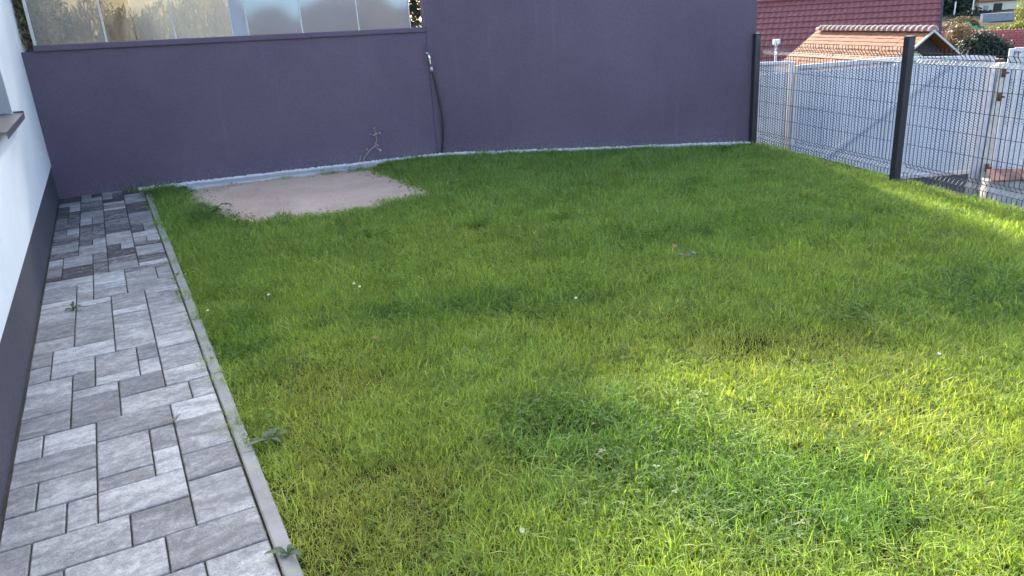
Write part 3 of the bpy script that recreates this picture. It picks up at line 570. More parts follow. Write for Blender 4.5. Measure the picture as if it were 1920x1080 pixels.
# ------------------------------------------------------------------ neighbour's gate of expanded metal
def expanded(mb, x0, x1, zb, zt, T, lw_=.047, sw=.032, tw_=.0172):
    nx = int((x1 - x0) / lw_) ; lw_ = (x1 - x0) / nx; r = random.Random(3)
    rows = int(1.7 / sw) * 2
    for rI in range(rows):
        for i in range(nx + 1):
            xa = x0 + (i + (.5 if rI % 2 else 0)) * lw_; 
            for dx in (-.5, .5):
                xb = xa + dx * lw_
                if min(xa, xb) < x0 - 1e-6 or max(xa, xb) > x1 + 1e-6: continue
                za = zb(xa) + rI * sw / 2; z2 = zb(xb) + (rI + 1) * sw / 2
                if max(za, z2) > min(zt(xa), zt(xb)): continue
                a = Vector((xa, 0, za)); c = Vector((xb, 0, z2)); dd = (c - a).normalized(); n_ = Vector((-dd.z, 0, dd.x)) * (1 if dx > 0 else -1)
                n_ = (n_ * .75 + Vector((0, .66, 0))).normalized() * tw_ / 2
                mb.add([T @ (a - n_), T @ (c - n_), T @ (c + n_), T @ (a + n_)], [(0, 1, 2, 3)])
def rail(mb, p, q, wdt, dpt, T):      # bar from p to q in the local x-z plane
    p = Vector(p); q = Vector(q); d = (q - p).normalized(); n_ = Vector((-d.z, 0, d.x)) * wdt / 2; y = Vector((0, dpt / 2, 0))
    v = [p - n_ - y, q - n_ - y, q - n_ + y, p - n_ + y, p + n_ - y, q + n_ - y, q + n_ + y, p + n_ + y]; mb.hexa([T @ k for k in v])
def gate(name, label, o, d, wlen, zb, zt, rails, group=None):
    T = frame2(o, d); g = empty(name, label, 'gate', (o[0], o[1], -.8), group)
    m = MB(); expanded(m, .02, wlen - .02, zb, zt, T); child(m.build('expanded_mesh', MT['galv']), g)
    for nme, p, q, wdt, dp in rails:
        m = MB(); rail(m, p, q, wdt, dp, T); child(m.build(nme, MT['timber'] if nme == 'brace' else MT['galvframe']), g)  # dark colour on the brace stands for its unlit face
    return g
gl = 2.33
ztop = lambda x: 1.015 - .012 * x + .02 * math.sin(math.pi * x / gl); zbot = lambda x: -.42 + .015 * x
gate('gate_leaf', 'wide galvanised expanded-metal gate leaf behind the fence with diagonal brace', (3.56, 9.42), (1, -.005), gl, zbot, lambda x: ztop(x) - .02,
     [('stile', (.0, 0, -.44), (.0, 0, 1.02), .045, .04), ('stile', (gl, 0, -.40), (gl, 0, .985), .055, .04), ('rail', (.024, 0, 1.005), (gl / 2 - .001, 0, 1.02), .045, .038), ('rail', (gl / 2 + .001, 0, 1.02), (gl - .029, 0, .97), .045, .038),
      ('rail', (.024, 0, -.43), (gl - .029, 0, -.40), .045, .038), ('brace', (.08, .045, -.36), (1.85, .045, .93), .03, .025)])
gate('gate_side_panel', 'narrow expanded-metal side panel between tall wall and gate leaf', (3.36, 10.3), (1, 0), .44, lambda x: -.40, lambda x: .985,
     [('stile', (.46, 0, -.5), (.46, 0, 1.0), .05, .05), ('rail', (0, 0, 1.0), (.434, 0, .99), .035, .035), ('stile', (.0, 0, -.5), (.0, 0, .98), .03, .03)])
gate('gate_leaf', 'expanded-metal gate leaf right of the cream gate post', (5.99, 9.22), (.93, -.37), 1.2, lambda x: -.34, lambda x: 1.04,
     [('stile', (.0, 0, -.38), (.0, 0, 1.07), .05, .05), ('stile', (.11, 0, -.38), (.11, 0, 1.035), .03, .03), ('rail', (.03, 0, 1.06), (1.2, 0, 1.06), .04, .04), ('rail', (.03, 0, -.37), (1.2, 0, -.37), .04, .04), ('stile', (.36, 0, -.34), (.36, 0, 1.03), .03, .03)])
gp_ = empty('gate_post', 'weathered cream gate post with rusty hinges, leaning slightly', 'post', (5.79, 9.1, -.8))
lean = Vector((.03, 0, 1.0))
def lp(x, y, z): return Vector((5.79 + x + lean.x * z, 9.1 + y, z))
m = MB(); m.hexa([lp(-.05, -.05, -1), lp(.05, -.05, -1), lp(.05, .05, -1), lp(-.05, .05, -1), lp(-.05, -.05, .93), lp(.05, -.05, .93), lp(.05, .05, .93), lp(-.05, .05, .93)]); child(m.build('shaft', MT['oldpaint']), gp_)
m = MB(); m.hexa([lp(-.16, -.03, -1), lp(-.056, -.03, -1), lp(-.056, .05, -1), lp(-.16, .05, -1), lp(-.085, -.03, .90), lp(-.056, -.03, .90), lp(-.056, .05, .90), lp(-.085, .05, .90)]); child(m.build('jamb_strip', MT['galvframe']), gp_)
for z in (.82, .55, -.28):
    m = MB(); c = lp(.005, -.065, z); m.tube([c - Vector((0, 0, .045)), c + Vector((0, 0, .045))], .022, 8); m.tube([c, c + Vector((.05, -.01, 0))], .012, 6); child(m.build('hinge', MT['rust'], smooth=True), gp_)
# low plastered wall with tile caps
lwall = empty('garden_wall', 'crumbling white plaster wall with red tile caps behind the fence', 'wall', (5.5, 8.5, -.8))
TL = frame2((5.58, 8.60), (.97, -.24))
m = MB(); r = random.Random(21); nxx, nzz = 14, 6
for j in range(nzz + 1):
    for i in range(nxx + 1): m.v.append(tuple(TL @ Vector((i * .16, r.uniform(-.012, .012) + .01 * (j == nzz), -1.0 + j * .118 + (r.uniform(-.02, .01) if j == nzz else 0)))))
for j in range(nzz):
    for i in range(nxx): k = j * (nxx + 1) + i; m.f.append((k, k + 1, k + nxx + 2, k + nxx + 1)); m.m.append(0)
m.box(0, 2.24, .02, .3, -1.0, -.36, TL); child(m.build('plaster', MT['masonry'], smooth=True), lwall)
for i in range(7):
    m = MB(); x = i * .31; pts = []
    z1 = r.uniform(-.01, .01); tl = r.uniform(-.03, .03)
    for z in (0, .022):
        for (xx, d, dz) in ((x, -.05, -.06), (x + .30, -.05 + tl, -.06 + tl * .4), (x + .30, .20, .02), (x, .20, .02)): pts.append(TL @ Vector((xx, d, -.29 + dz + z + z1 * 1.6)))
    m.hexa(pts); child(m.build('cap_tile', MT['tile_red']), lwall)
m = MB(); r = random.Random(2)
n1 = 14; n2 = 6
for j in range(n2 + 1):
    for i in range(n1 + 1):
        x = 4.75 + i * .085; y = 9.05 + j * .06; m.v.append((x + r.uniform(-.01, .01), y, -.80 + .30 * math.sin(math.pi * min(1, (j + .3) / n2)) * (.55 + .45 * math.sin(i * .5 + 1)) + r.uniform(-.02, .02)))
for j in range(n2):
    for i in range(n1): k = j * (n1 + 1) + i; m.f.append((k, k + 1, k + n1 + 2, k + n1 + 1)); m.m.append(0)
o = tag(m.build('ground_shade_sheet', MT['ground_shade'], smooth=True), 'dark sheet standing for the shade on the ground under the gate leaf', 'sheet'); o.modifiers.new('t', 'SOLIDIFY').thickness = .01  # dark sheet laid where the ground is only in shade
he = empty('added_hedge', 'dark clipped greenery put in behind the gate leaf to darken its mesh gaps', 'added_hedge', (4.9, 11.6, -.8))  # greenery added to keep the gate and its mesh gaps dark
o = bpy.data.objects.new('foliage', crown_mesh('foliage', MT['leaf_dark'], [(3.9 + .62 * k, 11.6 + .05 * (k % 2), -.15, .58, .30, .95) for k in range(6)], 9500, .085, 88, 1.8)); S.collection.objects.link(o); child(o, he)
m = MB(); m.box(3.65, 7.4, 11.5, 11.72, -.9, .74); child(m.build('dark_core', MT['bark']), he)  # solid dark box that evens out the darkness behind the mesh
# slim pole with a white box
pole = empty('vent_pole', 'slim white pole topped by a small white box before the red roof', 'pole', (5.25, 15.0, -1.2))
m = MB(); m.tube([(5.25, 15, -1.3), (5.25, 15, .96)], .022, 8); child(m.build('pole', MT['bwhite'], smooth=True), pole)
m = MB(); m.box(5.195, 5.305, 14.95, 15.05, .94, 1.03); m.box(5.20, 5.23, 14.92, 14.95, .91, .95); child(m.build('box', MT['bwhite']), pole)

# ------------------------------------------------------------------ house with the dark red tiled roof
rh = empty('red_roof_house', 'house with large dark red tiled roof below the yard', 'house', (15, 38, -3))
PIT = math.radians(40); TWI, TLE = .262, .375
NC, NR_ = 37, 14
def roof_T(c0, rx, pit):     # local x along the eaves, local y up the slope
    rx = Vector(rx).normalized(); up = Vector((-rx.y, rx.x, 0)) * math.cos(pit) + Vector((0, 0, math.sin(pit))); n_ = rx.cross(up)
    return Matrix(((rx.x, up.x, n_.x, c0[0]), (rx.y, up.y, n_.y, c0[1]), (rx.z, up.z, n_.z, c0[2]), (0, 0, 0, 1)))
ridge_z = 1.45; slope_len = NR_ * TLE; RA = math.radians(27)
RXv = Vector((math.cos(RA), -math.sin(RA), 0)); RIGHT = Vector((19.86, 36.0, ridge_z)) - Vector((math.sin(RA), math.cos(RA), 0)) * slope_len * math.cos(PIT) - Vector((0, 0, slope_len * math.sin(PIT)))
TR = roof_T(RIGHT - RXv * (NC * TWI), RXv, PIT)
m = MB(); nseg = 6
vs = []
for q in range(nseg + 1):
    x = TWI * q / nseg; h = .030 * (math.sin(2 * math.pi * q / nseg - .6) * .5 + .5)
    vs += [(x, 0, h + .006), (x, 0, h + .036), (x, TLE + .03, h)]
fs = []
for q in range(nseg): fs += [(q * 3, q * 3 + 3, q * 3 + 4, q * 3 + 1), (q * 3 + 1, q * 3 + 4, q * 3 + 5, q * 3 + 2)]
m.add(vs, fs); tme = m.mesh('roof_tile'); tme.materials.append(MT['roof_red'])
deck = MB(); deck.add([TR @ Vector(q) for q in ((0, -.05, -.05), (NC * TWI, -.05, -.05), (NC * TWI, slope_len, -.05), (0, slope_len, -.05), (0, -.05, -.01), (NC * TWI, -.05, -.01), (NC * TWI, slope_len, -.01), (0, slope_len, -.01))], [(3, 2, 1, 0), (4, 5, 6, 7), (0, 1, 5, 4), (1, 2, 6, 5), (2, 3, 7, 6), (3, 0, 4, 7)])
deck = child(deck.build('roof', MT['roof_red']), rh)
vis = []
for rI in range(NR_):
    for c in range(NC): vis.append((c, rI))
keep = sorted(vis, key=lambda t: (-(t[0] >= 4) , -(t[1] >= 5), t[1]))[:300]; ks = set(keep); rest = MB()
for c, rI in vis:
    T = TR @ Matrix.Translation((c * TWI, rI * TLE, rnd.uniform(0, .004)))
    if (c, rI) in ks:
        o = bpy.data.objects.new('roof_tile', tme); S.collection.objects.link(o); o.parent = deck; o.matrix_basis = T
    else: rest.add([T @ Vector(v) for v in vs], fs)
o = rest.build('roof_tiles', MT['roof_red']); o.parent = deck; o['kind'] = 'stuff'
m = MB(); m.box(NC * TWI, NC * TWI + .09, -.1, slope_len + .05, -.16, .07, TR); child(m.build('verge_board', MT['dark_metal']), rh)
m = MB(); m.tube([TR @ Vector((0, slope_len + .05, .02)), TR @ Vector((NC * TWI, slope_len + .05, .02))], .12, 8); child(m.build('ridge_cap', MT['roof_red'], smooth=True), rh)
TG = frame2((RIGHT.x, RIGHT.y), RXv); hw2 = slope_len * math.cos(PIT); x0 = -NC * TWI
m = MB(); m.box(x0 + .1, -.2, .5, hw2 * 2 - .5, -4.5, RIGHT.z + .35, TG); child(m.build('wall', MT['cream']), rh)
m = MB(); m.add([TG @ Vector(q) for q in ((x0, hw2 + .06, ridge_z), (0, hw2 + .06, ridge_z), (0, hw2 * 2, ridge_z - slope_len * math.sin(PIT)), (x0, hw2 * 2, ridge_z - slope_len * math.sin(PIT)))], [(0, 1, 2, 3)]); child(m.build('roof_back', MT['roof_red']), rh)
m = MB(); m.add([TG @ Vector(q) for q in ((-.2, .5, RIGHT.z + .352), (-.2, hw2 * 2 - .5, RIGHT.z + .352), (-.2, hw2, ridge_z - .12), (-.45, .5, RIGHT.z + .352), (-.45, hw2 * 2 - .5, RIGHT.z + .352), (-.45, hw2, ridge_z - .12))], [(0, 1, 2), (5, 4, 3), (0, 3, 4, 1), (1, 4, 5, 2), (2, 5, 3, 0)]); child(m.build('gable_wall', MT['cream']), rh)

# ------------------------------------------------------------------ shed with the orange roof
sh = empty('shed', 'shed with orange tiled roof, pale ridge tiles and dark timber gable', 'shed', (11, 23, -3))
RR = Vector((11.95, 22.0, .60)); RL = Vector((10.75, 26.6, .60)); rd = (RL - RR).normalized()       # ridge, right (near) to left (far)
side = Vector((rd.y, -rd.x, 0)); side = -side if side.dot(Vector((-1, -1, 0))) < 0 else side          # towards us
PITs = math.radians(35); SL = 2.45
dn = side * math.cos(PITs) - Vector((0, 0, math.sin(PITs))); dn2 = -side * math.cos(PITs) - Vector((0, 0, math.sin(PITs)))
RN = (RL - RR).length
for nme, d_, mt in (('roof', dn, 'roof_orange'), ('roof_back', dn2, 'roof_orange')):
    m = MB(); rows = 15; n_ = (rd.cross(d_)); n_ = n_ if n_.z > 0 else -n_
    for rI in range(rows):
        a = RR + d_ * (SL * rI / rows) - rd * .12; b_ = a + d_ * (SL / rows + .03); c_ = RN + .24
        if rI % 2 == 0 or True:
            ncol = 24
            for q in range(ncol):
                f0, f1 = c_ * q / ncol, c_ * (q + 1) / ncol - .012; hh = n_ * rnd.uniform(0, .008)
                m.add([a + rd * f0 + hh, a + rd * f1 + hh, b_ + rd * f1 + n_ * .014 + hh, b_ + rd * f0 + n_ * .014 + hh, b_ + rd * f1 + n_ * .001, b_ + rd * f0 + n_ * .001], [(0, 1, 2, 3), (3, 2, 4, 5)])
    m.add([RR - n_ * .04 - rd * .12, RL - n_ * .04 + rd * .12, RL + d_ * SL - n_ * .04 + rd * .12, RR + d_ * SL - n_ * .04 - rd * .12], [(0, 1, 2, 3)])
    rf_ = child(m.build(nme, MT[mt]), sh)
    if nme == 'roof': shed_roof = rf_
m = MB(); n_t = 22; step = (RN + .2) / n_t
b = MB(); 
for q in range(7):
    a_ = math.pi * q / 6; b.v += [(-step * .52, math.cos(a_) * .125, math.sin(a_) * .10 - .03), (step * .52, math.cos(a_) * .145, math.sin(a_) * .125 - .03)]
for q in range(6): b.f.append((q * 2, q * 2 + 1, q * 2 + 3, q * 2 + 2)); b.m.append(0)
b.f.append(tuple(q * 2 + 1 for q in range(7))); b.m.append(0)
rtm = [b.mesh('ridge_tile') for _ in range(2)]; rtm[0].materials.append(MT['ridge']); rtm[1].materials.append(MT['mortar'])
for q in range(n_t):
    c = RR - rd * .1 + rd * (q + .5) * step + Vector((0, 0, .03))
    T = frame2((c.x, c.y), -rd, c.z); o = bpy.data.objects.new('ridge_tile', rtm[0]); S.collection.objects.link(o); o.parent = shed_roof; o.matrix_basis = T
    m2 = MB(); 
    m2.tube([T @ Vector((step * .43, math.cos(math.pi * j / 8) * .148, math.sin(math.pi * j / 8) * .13 - .025)) for j in range(9)], .030, 5)
    o = m2.build('mortar_joint', MT['mortar']); o.parent = shed_roof
hw_ = SL * math.cos(PITs)
def gab(mb, inset, y, z0):
    pass
# gable: dark timber triangle, cream wall, white barge boards
tip = RR - rd * .02
m = MB(); g0 = tip - Vector((0, 0, .12)); th_ = -rd * .0
l_ = tip + dn * (SL - .1) - Vector((0, 0, .12)); r_ = tip + dn2 * (SL - .1) - Vector((0, 0, .12))
m.add([l_ + rd * .25, r_ + rd * .25, g0 + rd * .25, l_ + rd * .33, r_ + rd * .33, g0 + rd * .33], [(0, 1, 2), (5, 4, 3), (0, 3, 4, 1), (1, 4, 5, 2), (2, 5, 3, 0)]); child(m.build('gable_boards', MT['timber']), sh)
# cream wall with a peaked top, in front of the boards' lower half
cw = tip + rd * .12; m = MB(); a = cw + dn * 1.75; a.z = -.62
pk = Vector((cw.x, cw.y, 0)) + side * .55; pk.z = -.02
pts = [Vector((0, 0, 0))] * 5
w0_ = Vector((cw.x, cw.y, -3)) + side * 1.35; w1_ = Vector((cw.x, cw.y, -3)) - side * 1.35
pl_ = [w0_, w1_, Vector((w1_.x, w1_.y, -.95)), Vector((cw.x, cw.y, .08)) + side * .30, Vector((w0_.x, w0_.y, -.42))]
m.add(pl_ + [q + rd * .1 for q in pl_], [(0, 1, 2, 3, 4), (9, 8, 7, 6, 5)] + [(i, i + 5, (i + 1) % 5 + 5, (i + 1) % 5) for i in range(5)]); child(m.build('gable_wall', MT['cream']), sh)
m = MB(); m.add([Vector((q.x, q.y, z)) for z in (-3, -.95) for q in (w0_ + rd * .12, w1_ + rd * .12, w1_ + rd * (RN - .2), w0_ + rd * (RN - .2))], [(0, 1, 5, 4), (1, 2, 6, 5), (2, 3, 7, 6), (3, 0, 4, 7)]); child(m.build('wall', MT['cream']), sh)
for d_ in (dn, dn2):
    m = MB(); a = RR - rd * .14 + Vector((0, 0, .04)); e = a + d_ * (SL + .03); up = Vector((0, 0, .065)); t_ = rd * .035
    m.hexa([a - up, e - up, e - up + t_, a - up + t_, a, e, e + t_, a + t_]); child(m.build('barge_board', MT['postwhite']), sh)
for q in range(4):
    m = MB(); c = tip + rd * .1 + dn * (.5 + q * .45) - Vector((0, 0, .12)); m.tube([c, c + rd * .6], .04, 4); child(m.build('purlin', MT['timber']), sh)

# ------------------------------------------------------------------ hillside beyond: roof, trees, cottage
fr = empty('barn', 'low building with long red sheet roof behind the round dark conifer', 'building', (26, 42, -3.5))
m = MB(); a = Vector((22.7, 40, -1.62)); e = Vector((32, 40.6, -1.9)); up = Vector((.15, 2.0, 1.02))
n_c = 46
for q in range(n_c):
    p0 = a.lerp(e, q / n_c); p1 = a.lerp(e, (q + .8) / n_c); p2_ = a.lerp(e, (q + .9) / n_c); p3 = a.lerp(e, (q + 1) / n_c); z = Vector((0, 0, .05))
    m.add([p0, p1, p1 + up, p0 + up], [(0, 1, 2, 3)]); m.add([p1, p2_ + z, p2_ + z + up, p1 + up], [(0, 1, 2, 3)]); m.add([p2_ + z, p3, p3 + up, p2_ + z + up], [(0, 1, 2, 3)])
child(m.build('roof', MT['roof_far']), fr)
for q in range(9):
    m = MB(); b0 = a + up * ((q + .5) / 9) + Vector((0, -.01, .03)); m.tube([b0, b0 + (e - a)], .022, 4); child(m.build('sheet_step', MT['roof_far']), fr)
m = MB(); m.box(23, 31.5, 40.5, 43, -4, -1.75); child(m.build('wall', MT['cream']), fr)
m = MB(); m.add([a + up, e + up, e + up + Vector((0, 2.2, -1.1)), a + up + Vector((0, 2.2, -1.1))], [(0, 1, 2, 3)]); child(m.build('roof_back', MT['roof_far']), fr)
plant('round_conifer', 'round dark green conifer before the red sheet roof', 'tree', (18.35, 30, -2.6), MT['leaf_dark'], [(18.4, 30, -.85, 1.05, .9, .75), (18.3, 30, -.42, .62, .6, .42), (17.9, 30, -.9, .6, .6, .45), (19, 30, -.95, .5, .6, .5)], 10000, .105, 11, .08, aspect=2.2)
plant('autumn_bush', 'brown and olive bush beside the edge of the dark red roof', 'bush', (21.5, 37.5, -3.0), MT['leaf_brown'], [(21.55, 37.5, -.9, .5, .6, .8), (21.9, 37.5, -.45, .45, .5, .45), (21.3, 37.5, -1.3, .6, .6, .7), (22.2, 37.5, -1.3, .45, .5, .6)], 3200, .11, 12, .05)
plant('yellow_tree', 'sunlit yellow-green tree at the cottage on the hill', 'tree', (44.2, 66, -3.0), MT['leaf_yellow'], [(44.3, 66, -.6, 1.5, 1.2, 1.6), (43.6, 66, -1.6, .8, .8, .7), (45.5, 66, .6, 1.6, 1.2, 1.4), (45.6, 66, -1.7, 1.2, 1, .9)], 5200, .17, 13, .12)
plant('hill_bush', 'low yellow-green bush under the cottage, right of the green tarpaulin', 'bush', (38.4, 60, -3.2), MT['leaf_yellow'], [(38.2, 60, -1.9, 1.4, .8, .45), (36.6, 60, -2.1, 1.0, .7, .4), (40, 60, -1.7, 1.2, .8, .6)], 3600, .15, 14, .05)
plant('hill_bush', 'olive bush beside the dark red roof, left of the green tarpaulin', 'bush', (35.0, 58, -3.0), MT['leaf_brown'], [(33.6, 58, -1.6, 1.0, .7, .6), (34.6, 58, -2.0, .8, .7, .5)], 2200, .14, 15, .05)
for i, (x, y, z, sx, sz, mt, lb) in enumerate(((36.5, 64, -1.75, .9, .5, 'leaf_brown', 'reddish brown bush behind the wooden rack on the hill'), (40.8, 70, -1.6, 1.2, .55, 'leaf_brown', 'brown bramble patch left of the grey retaining wall'), (45.6, 63, -1.9, 1.6, .7, 'leaf_mid', 'mid green bush under the yellow-green tree'), (47.5, 80, -1.5, 2.0, .6, 'leaf_dark', 'dark bush on the slope beside the cottage'), (42.5, 60, -1.85, 1.0, .5, 'leaf_yellow', 'small sunlit bush right of the low yellow-green one'))):
    plant('slope_bush', lb, 'bush', (x, y, z - 1.0), MT[mt], [(x, y, z, sx, .7, sz), (x + sx * .6, y, z - .2, sx * .6, .6, sz * .7), (x - sx * .6, y, z - .15, sx * .6, .6, sz * .8)], 1800, .17, 70 + i, .05, 'bushes on the hill slope')
ct = empty('cottage', 'small cream cottage with orange roof and dark door on the hill', 'cottage', (54, 86, -2))
m = MB(); m.box(51.0, 58, 85, 90, -3.2, -.20); child(m.build('wall', MT['cream']), ct)
m = MB(); m.add([(50.7, 84.6, -.32), (58.4, 84.6, -.32), (58.4, 87.5, 1.5), (50.7, 87.5, 1.5), (58.4, 90.4, -.32), (50.7, 90.4, -.32)], [(0, 1, 2, 3), (3, 2, 4, 5)])
o = child(m.build('roof', MT['roof_orange']), ct); o.modifiers.new('t', 'SOLIDIFY').thickness = .12
m = MB(); m.box(52.55, 53.45, 84.95, 84.998, -2.0, -.62); child(m.build('door', MT['timber']), ct)
m = MB(); m.box(51.5, 52.0, 84.95, 84.998, -1.5, -.8); child(m.build('window', MT['pot']), ct)
m = MB(); m.box(44.3, 47.2, 73, 73.4, -3, -1.12); tag(m.build('retaining_wall', MT['pot']), 'grey retaining wall below the cottage on the hill', 'wall')
m = MB(); n1, n2 = 12, 8; r = random.Random(6)
for j in range(n2 + 1):
    for i in range(n1 + 1): m.v.append((37.3 + i * .14 + j * .03, 64 - j * .02, -2.15 + .85 * j / n2 * (1 - .7 * min(1, i / 9)) + .1 * math.sin(i * 1.3) + r.uniform(-.04, .04) - .2 * (j == 0)))
for j in range(n2):
    for i in range(n1): k = j * (n1 + 1) + i; m.f.append((k, k + 1, k + n1 + 2, k + n1 + 1)); m.m.append(0)
o = tag(m.build('tarpaulin', MT['tarp']), 'bright green tarpaulin draped on the hillside', 'tarpaulin'); o.modifiers.new('t', 'SOLIDIFY').thickness = .02
wr = empty('wooden_rack', 'pale wooden rack beside the green tarpaulin on the hill', 'rack', (38.2, 65, -2.4))
for x0, x1, z0, z1 in ((36.3, 36.4, -2.4, -1.45), (37.25, 37.35, -2.4, -1.3), (36.4, 37.25, -1.55, -1.46), (36.4, 37.25, -1.95, -1.87)):
    m = MB(); m.box(x0, x1, 65, 65.1, z0, z1); child(m.build('bar', MT['wood']), wr)
for i, (x, y, h) in enumerate(((46.2, 81, 2.1), (48.6, 82, 3.2), (43.6, 81, 1.7))):
    m = MB(); m.tube([(x, y, -2.2), (x, y, -2.2 + h)], .07, 6); tag(m.build('hill_pole', MT['bwhite']), ['short pale pole on the dark hillside, middle of three', 'tallest pale pole on the hillside, nearest the cottage', 'shortest pale pole on the hillside, beside the dark red roof edge'][i], 'pole', 'pale poles on the hillside')
fm = MB(); r = np.random.RandomState(31); vs = []; fs = []
for i in range(15000):
    x = r.uniform(34, 50.2); y = r.uniform(83, 92); z = terrain_z(x, y) - .35 + r.uniform(0, 1) ** 1.2 * 4
    if i > 9000: x = r.uniform(40, 110); y = r.uniform(112, 150); z = terrain_z(x, y) + r.uniform(0, 1) ** 1.3 * 6 - 1
    d = r.normal(size=3); d /= np.linalg.norm(d); e = np.cross(d, r.normal(size=3)); e /= np.linalg.norm(e); s_ = r.uniform(.15, .4) if i <= 9000 else r.uniform(.35, .9); o_ = len(vs); p = np.array([x, y, z])
    vs += [p - d * s_, p + e * s_ * .6, p + d * s_, p - e * s_ * .6]; fs.append((o_, o_ + 1, o_ + 2, o_ + 3))
fm.add(vs, fs); tag(fm.build('far_wood', MT['leaf_dark']), 'dark wooded slope at the top of the hill', 'wood', kind='stuff')

# ------------------------------------------------------------------ small plants and litter in the yard
def rosette(name, label, x, y, z, mat, n, l, wdt, seed, lift=.35, cat='weed'):
    r = random.Random(seed); m = MB()
    for i in range(n):
        a = 2 * math.pi * i / n + r.uniform(-.6, .6); L_ = l * r.uniform(.4, 1.25); lf = lift * r.uniform(.5, 1.4); d = Vector((math.cos(a), math.sin(a), 0)); s = Vector((-d.y, d.x, 0)); W_ = wdt * r.uniform(.8, 1.2)
        c = Vector((x, y, z)); q = []
        for t, ww in ((0, .15), (.3, .75), (.6, 1), (.85, .6), (1, .03)):
            p = c + d * L_ * t + Vector((0, 0, L_ * lf * math.sin(t * 2.4))); q += [p - s * W_ * ww / 2, p + Vector((0, 0, -.003)), p + s * W_ * ww / 2]
        m.add(q, [f for k in range(4) for f in ((3 * k, 3 * k + 1, 3 * k + 4, 3 * k + 3), (3 * k + 1, 3 * k + 2, 3 * k + 5, 3 * k + 4))])
    return tag(m.build(name, MT[mat], smooth=True), label, cat)
rosette('weed', 'small green feathery weed in a paver joint on the path', -3.191, 5.27, .005, 'weed', 11, .075, .018, 1, .4)
rosette('dandelion_weed', 'grey-green broadleaf weed in the lawn just past the kerb joint', -1.20, 3.20, .012, 'weed_grey', 9, .095, .024, 2, .25)
rosette('dandelion_weed', 'grey-green broadleaf weed overhanging the kerb in the near foreground', -.895, 2.36, .012, 'weed_grey', 8, .07, .022, 3, .3)
rosette('dandelion_weed', 'dark green broadleaf weed at the sandy patch corner nearest the path', -3.12, 8.05, .03, 'weed', 9, .20, .07, 4, .4)
m = MB(); r = random.Random(4); c = PB(.745, 7.107)
for i in range(26):
    a = r.uniform(0, 6.28); l = r.uniform(.03, .09); d = Vector((math.cos(a), math.sin(a), 0)); m.tube([c + Vector((0, 0, .003)), c + d * l * .5 + Vector((0, 0, l * .6)), c + d * l + Vector((0, 0, l * .5))], [.0012, .0010, .0004], 3)
tag(m.build('dry_tuft', MT['dry']), 'small dry grass tuft in a paver joint near the kerb', 'weed')
def daisy(x, y, z, label, s=1):
    t = empty('daisy', label, 'flower', (x, y, z), 'white daisies in the lawn'); m = MB(); c = Vector((x, y, z + .055)); tl = Vector((.0, -.45, 1)).normalized()
    a1 = tl.orthogonal().normalized(); a2 = tl.cross(a1)
    for k in range(11):
        d = a1 * math.cos(k * .571) + a2 * math.sin(k * .571); e = a1 * math.cos(k * .571 + 1.57) + a2 * math.sin(k * .571 + 1.57); m.add([c, c + d * .011 * s - e * .0035 * s, c + d * .018 * s, c + d * .011 * s + e * .0035 * s], [(0, 1, 2, 3)])
    child(m.build('petals', MT['flower']), t); m = MB(); m.tube([c, c + tl * .003], .005 * s, 6); child(m.build('disc', MT['yellow']), t); m = MB(); m.tube([(x, y, z - .03), (x, y, z + .054)], .0012, 4); child(m.build('stem', MT['weed']), t)
for x, y, lb in ((-1.106, 5.281, 'white daisy, right one of the close pair in mid lawn'), (-1.16, 5.36, 'white daisy, left one of the close pair in mid lawn'), (.418, 4.761, 'white daisy alone in the middle of the lawn'), (-1.756, 5.237, 'white daisy in yellowish grass between kerb and the close pair'), (-2.11, 4.99, 'white daisy close to the kerb in shaded grass'), (-2.76, 7.62, 'white daisy at the near edge of the sandy patch, left one'), (-2.58, 7.55, 'white daisy at the near edge of the sandy patch, right one'), (2.2, 3.6, 'white daisy near the right edge of the picture')):
    daisy(x, y, -.022, lb, .6)
def flat_leaf(name, label, x, y, z, s, mat, rz, tilt):
    m = MB(); q = []
    for t, ww in ((-1, .02), (-.5, .55), (0, .7), (.5, .5), (1, .02)): q += [(t * s, -ww * s, .10 * s * abs(ww)), (t * s, 0, 0), (t * s, ww * s, .12 * s * abs(ww))]
    m.add(q, [f for k in range(4) for f in ((3 * k, 3 * k + 1, 3 * k + 4, 3 * k + 3), (3 * k + 1, 3 * k + 2, 3 * k + 5, 3 * k + 4))])
    o = m.build(name, MT[mat], smooth=True); o.location = (x, y, z); o.rotation_euler = (tilt, .2, rz); return tag(o, label, 'leaf')
flat_leaf('fallen_leaf', 'orange-brown fallen leaf lying in the middle lawn', -.846, 4.286, .045, .015, 'leaf_dry', .5, .5)
flat_leaf('fallen_leaf', 'pale yellowish fallen leaf in the near lawn', -.022, 2.364, .045, .017, 'leaf_pale', 1.1, .6)
flat_leaf('fallen_leaf', 'tan curled leaf beside the pale stones in mid lawn', 1.293, 5.738, .04, .024, 'leaf_dry', .1, .4)
for i, (dx, dy) in enumerate(((0, 0), (.055, .05), (-.05, .03))):
    m = MB(); r = random.Random(40 + i); pebble(m, Vector((1.355 + dx, 5.555 + dy, .016)), .024); tag(m.build('stone', MT['stone']), ['small pale stone in mid lawn, middle of the cluster of three', 'small pale stone in mid lawn, rightmost of the cluster of three', 'small pale stone in mid lawn, leftmost of the cluster of three'][i], 'stone', 'pale stones in mid lawn')

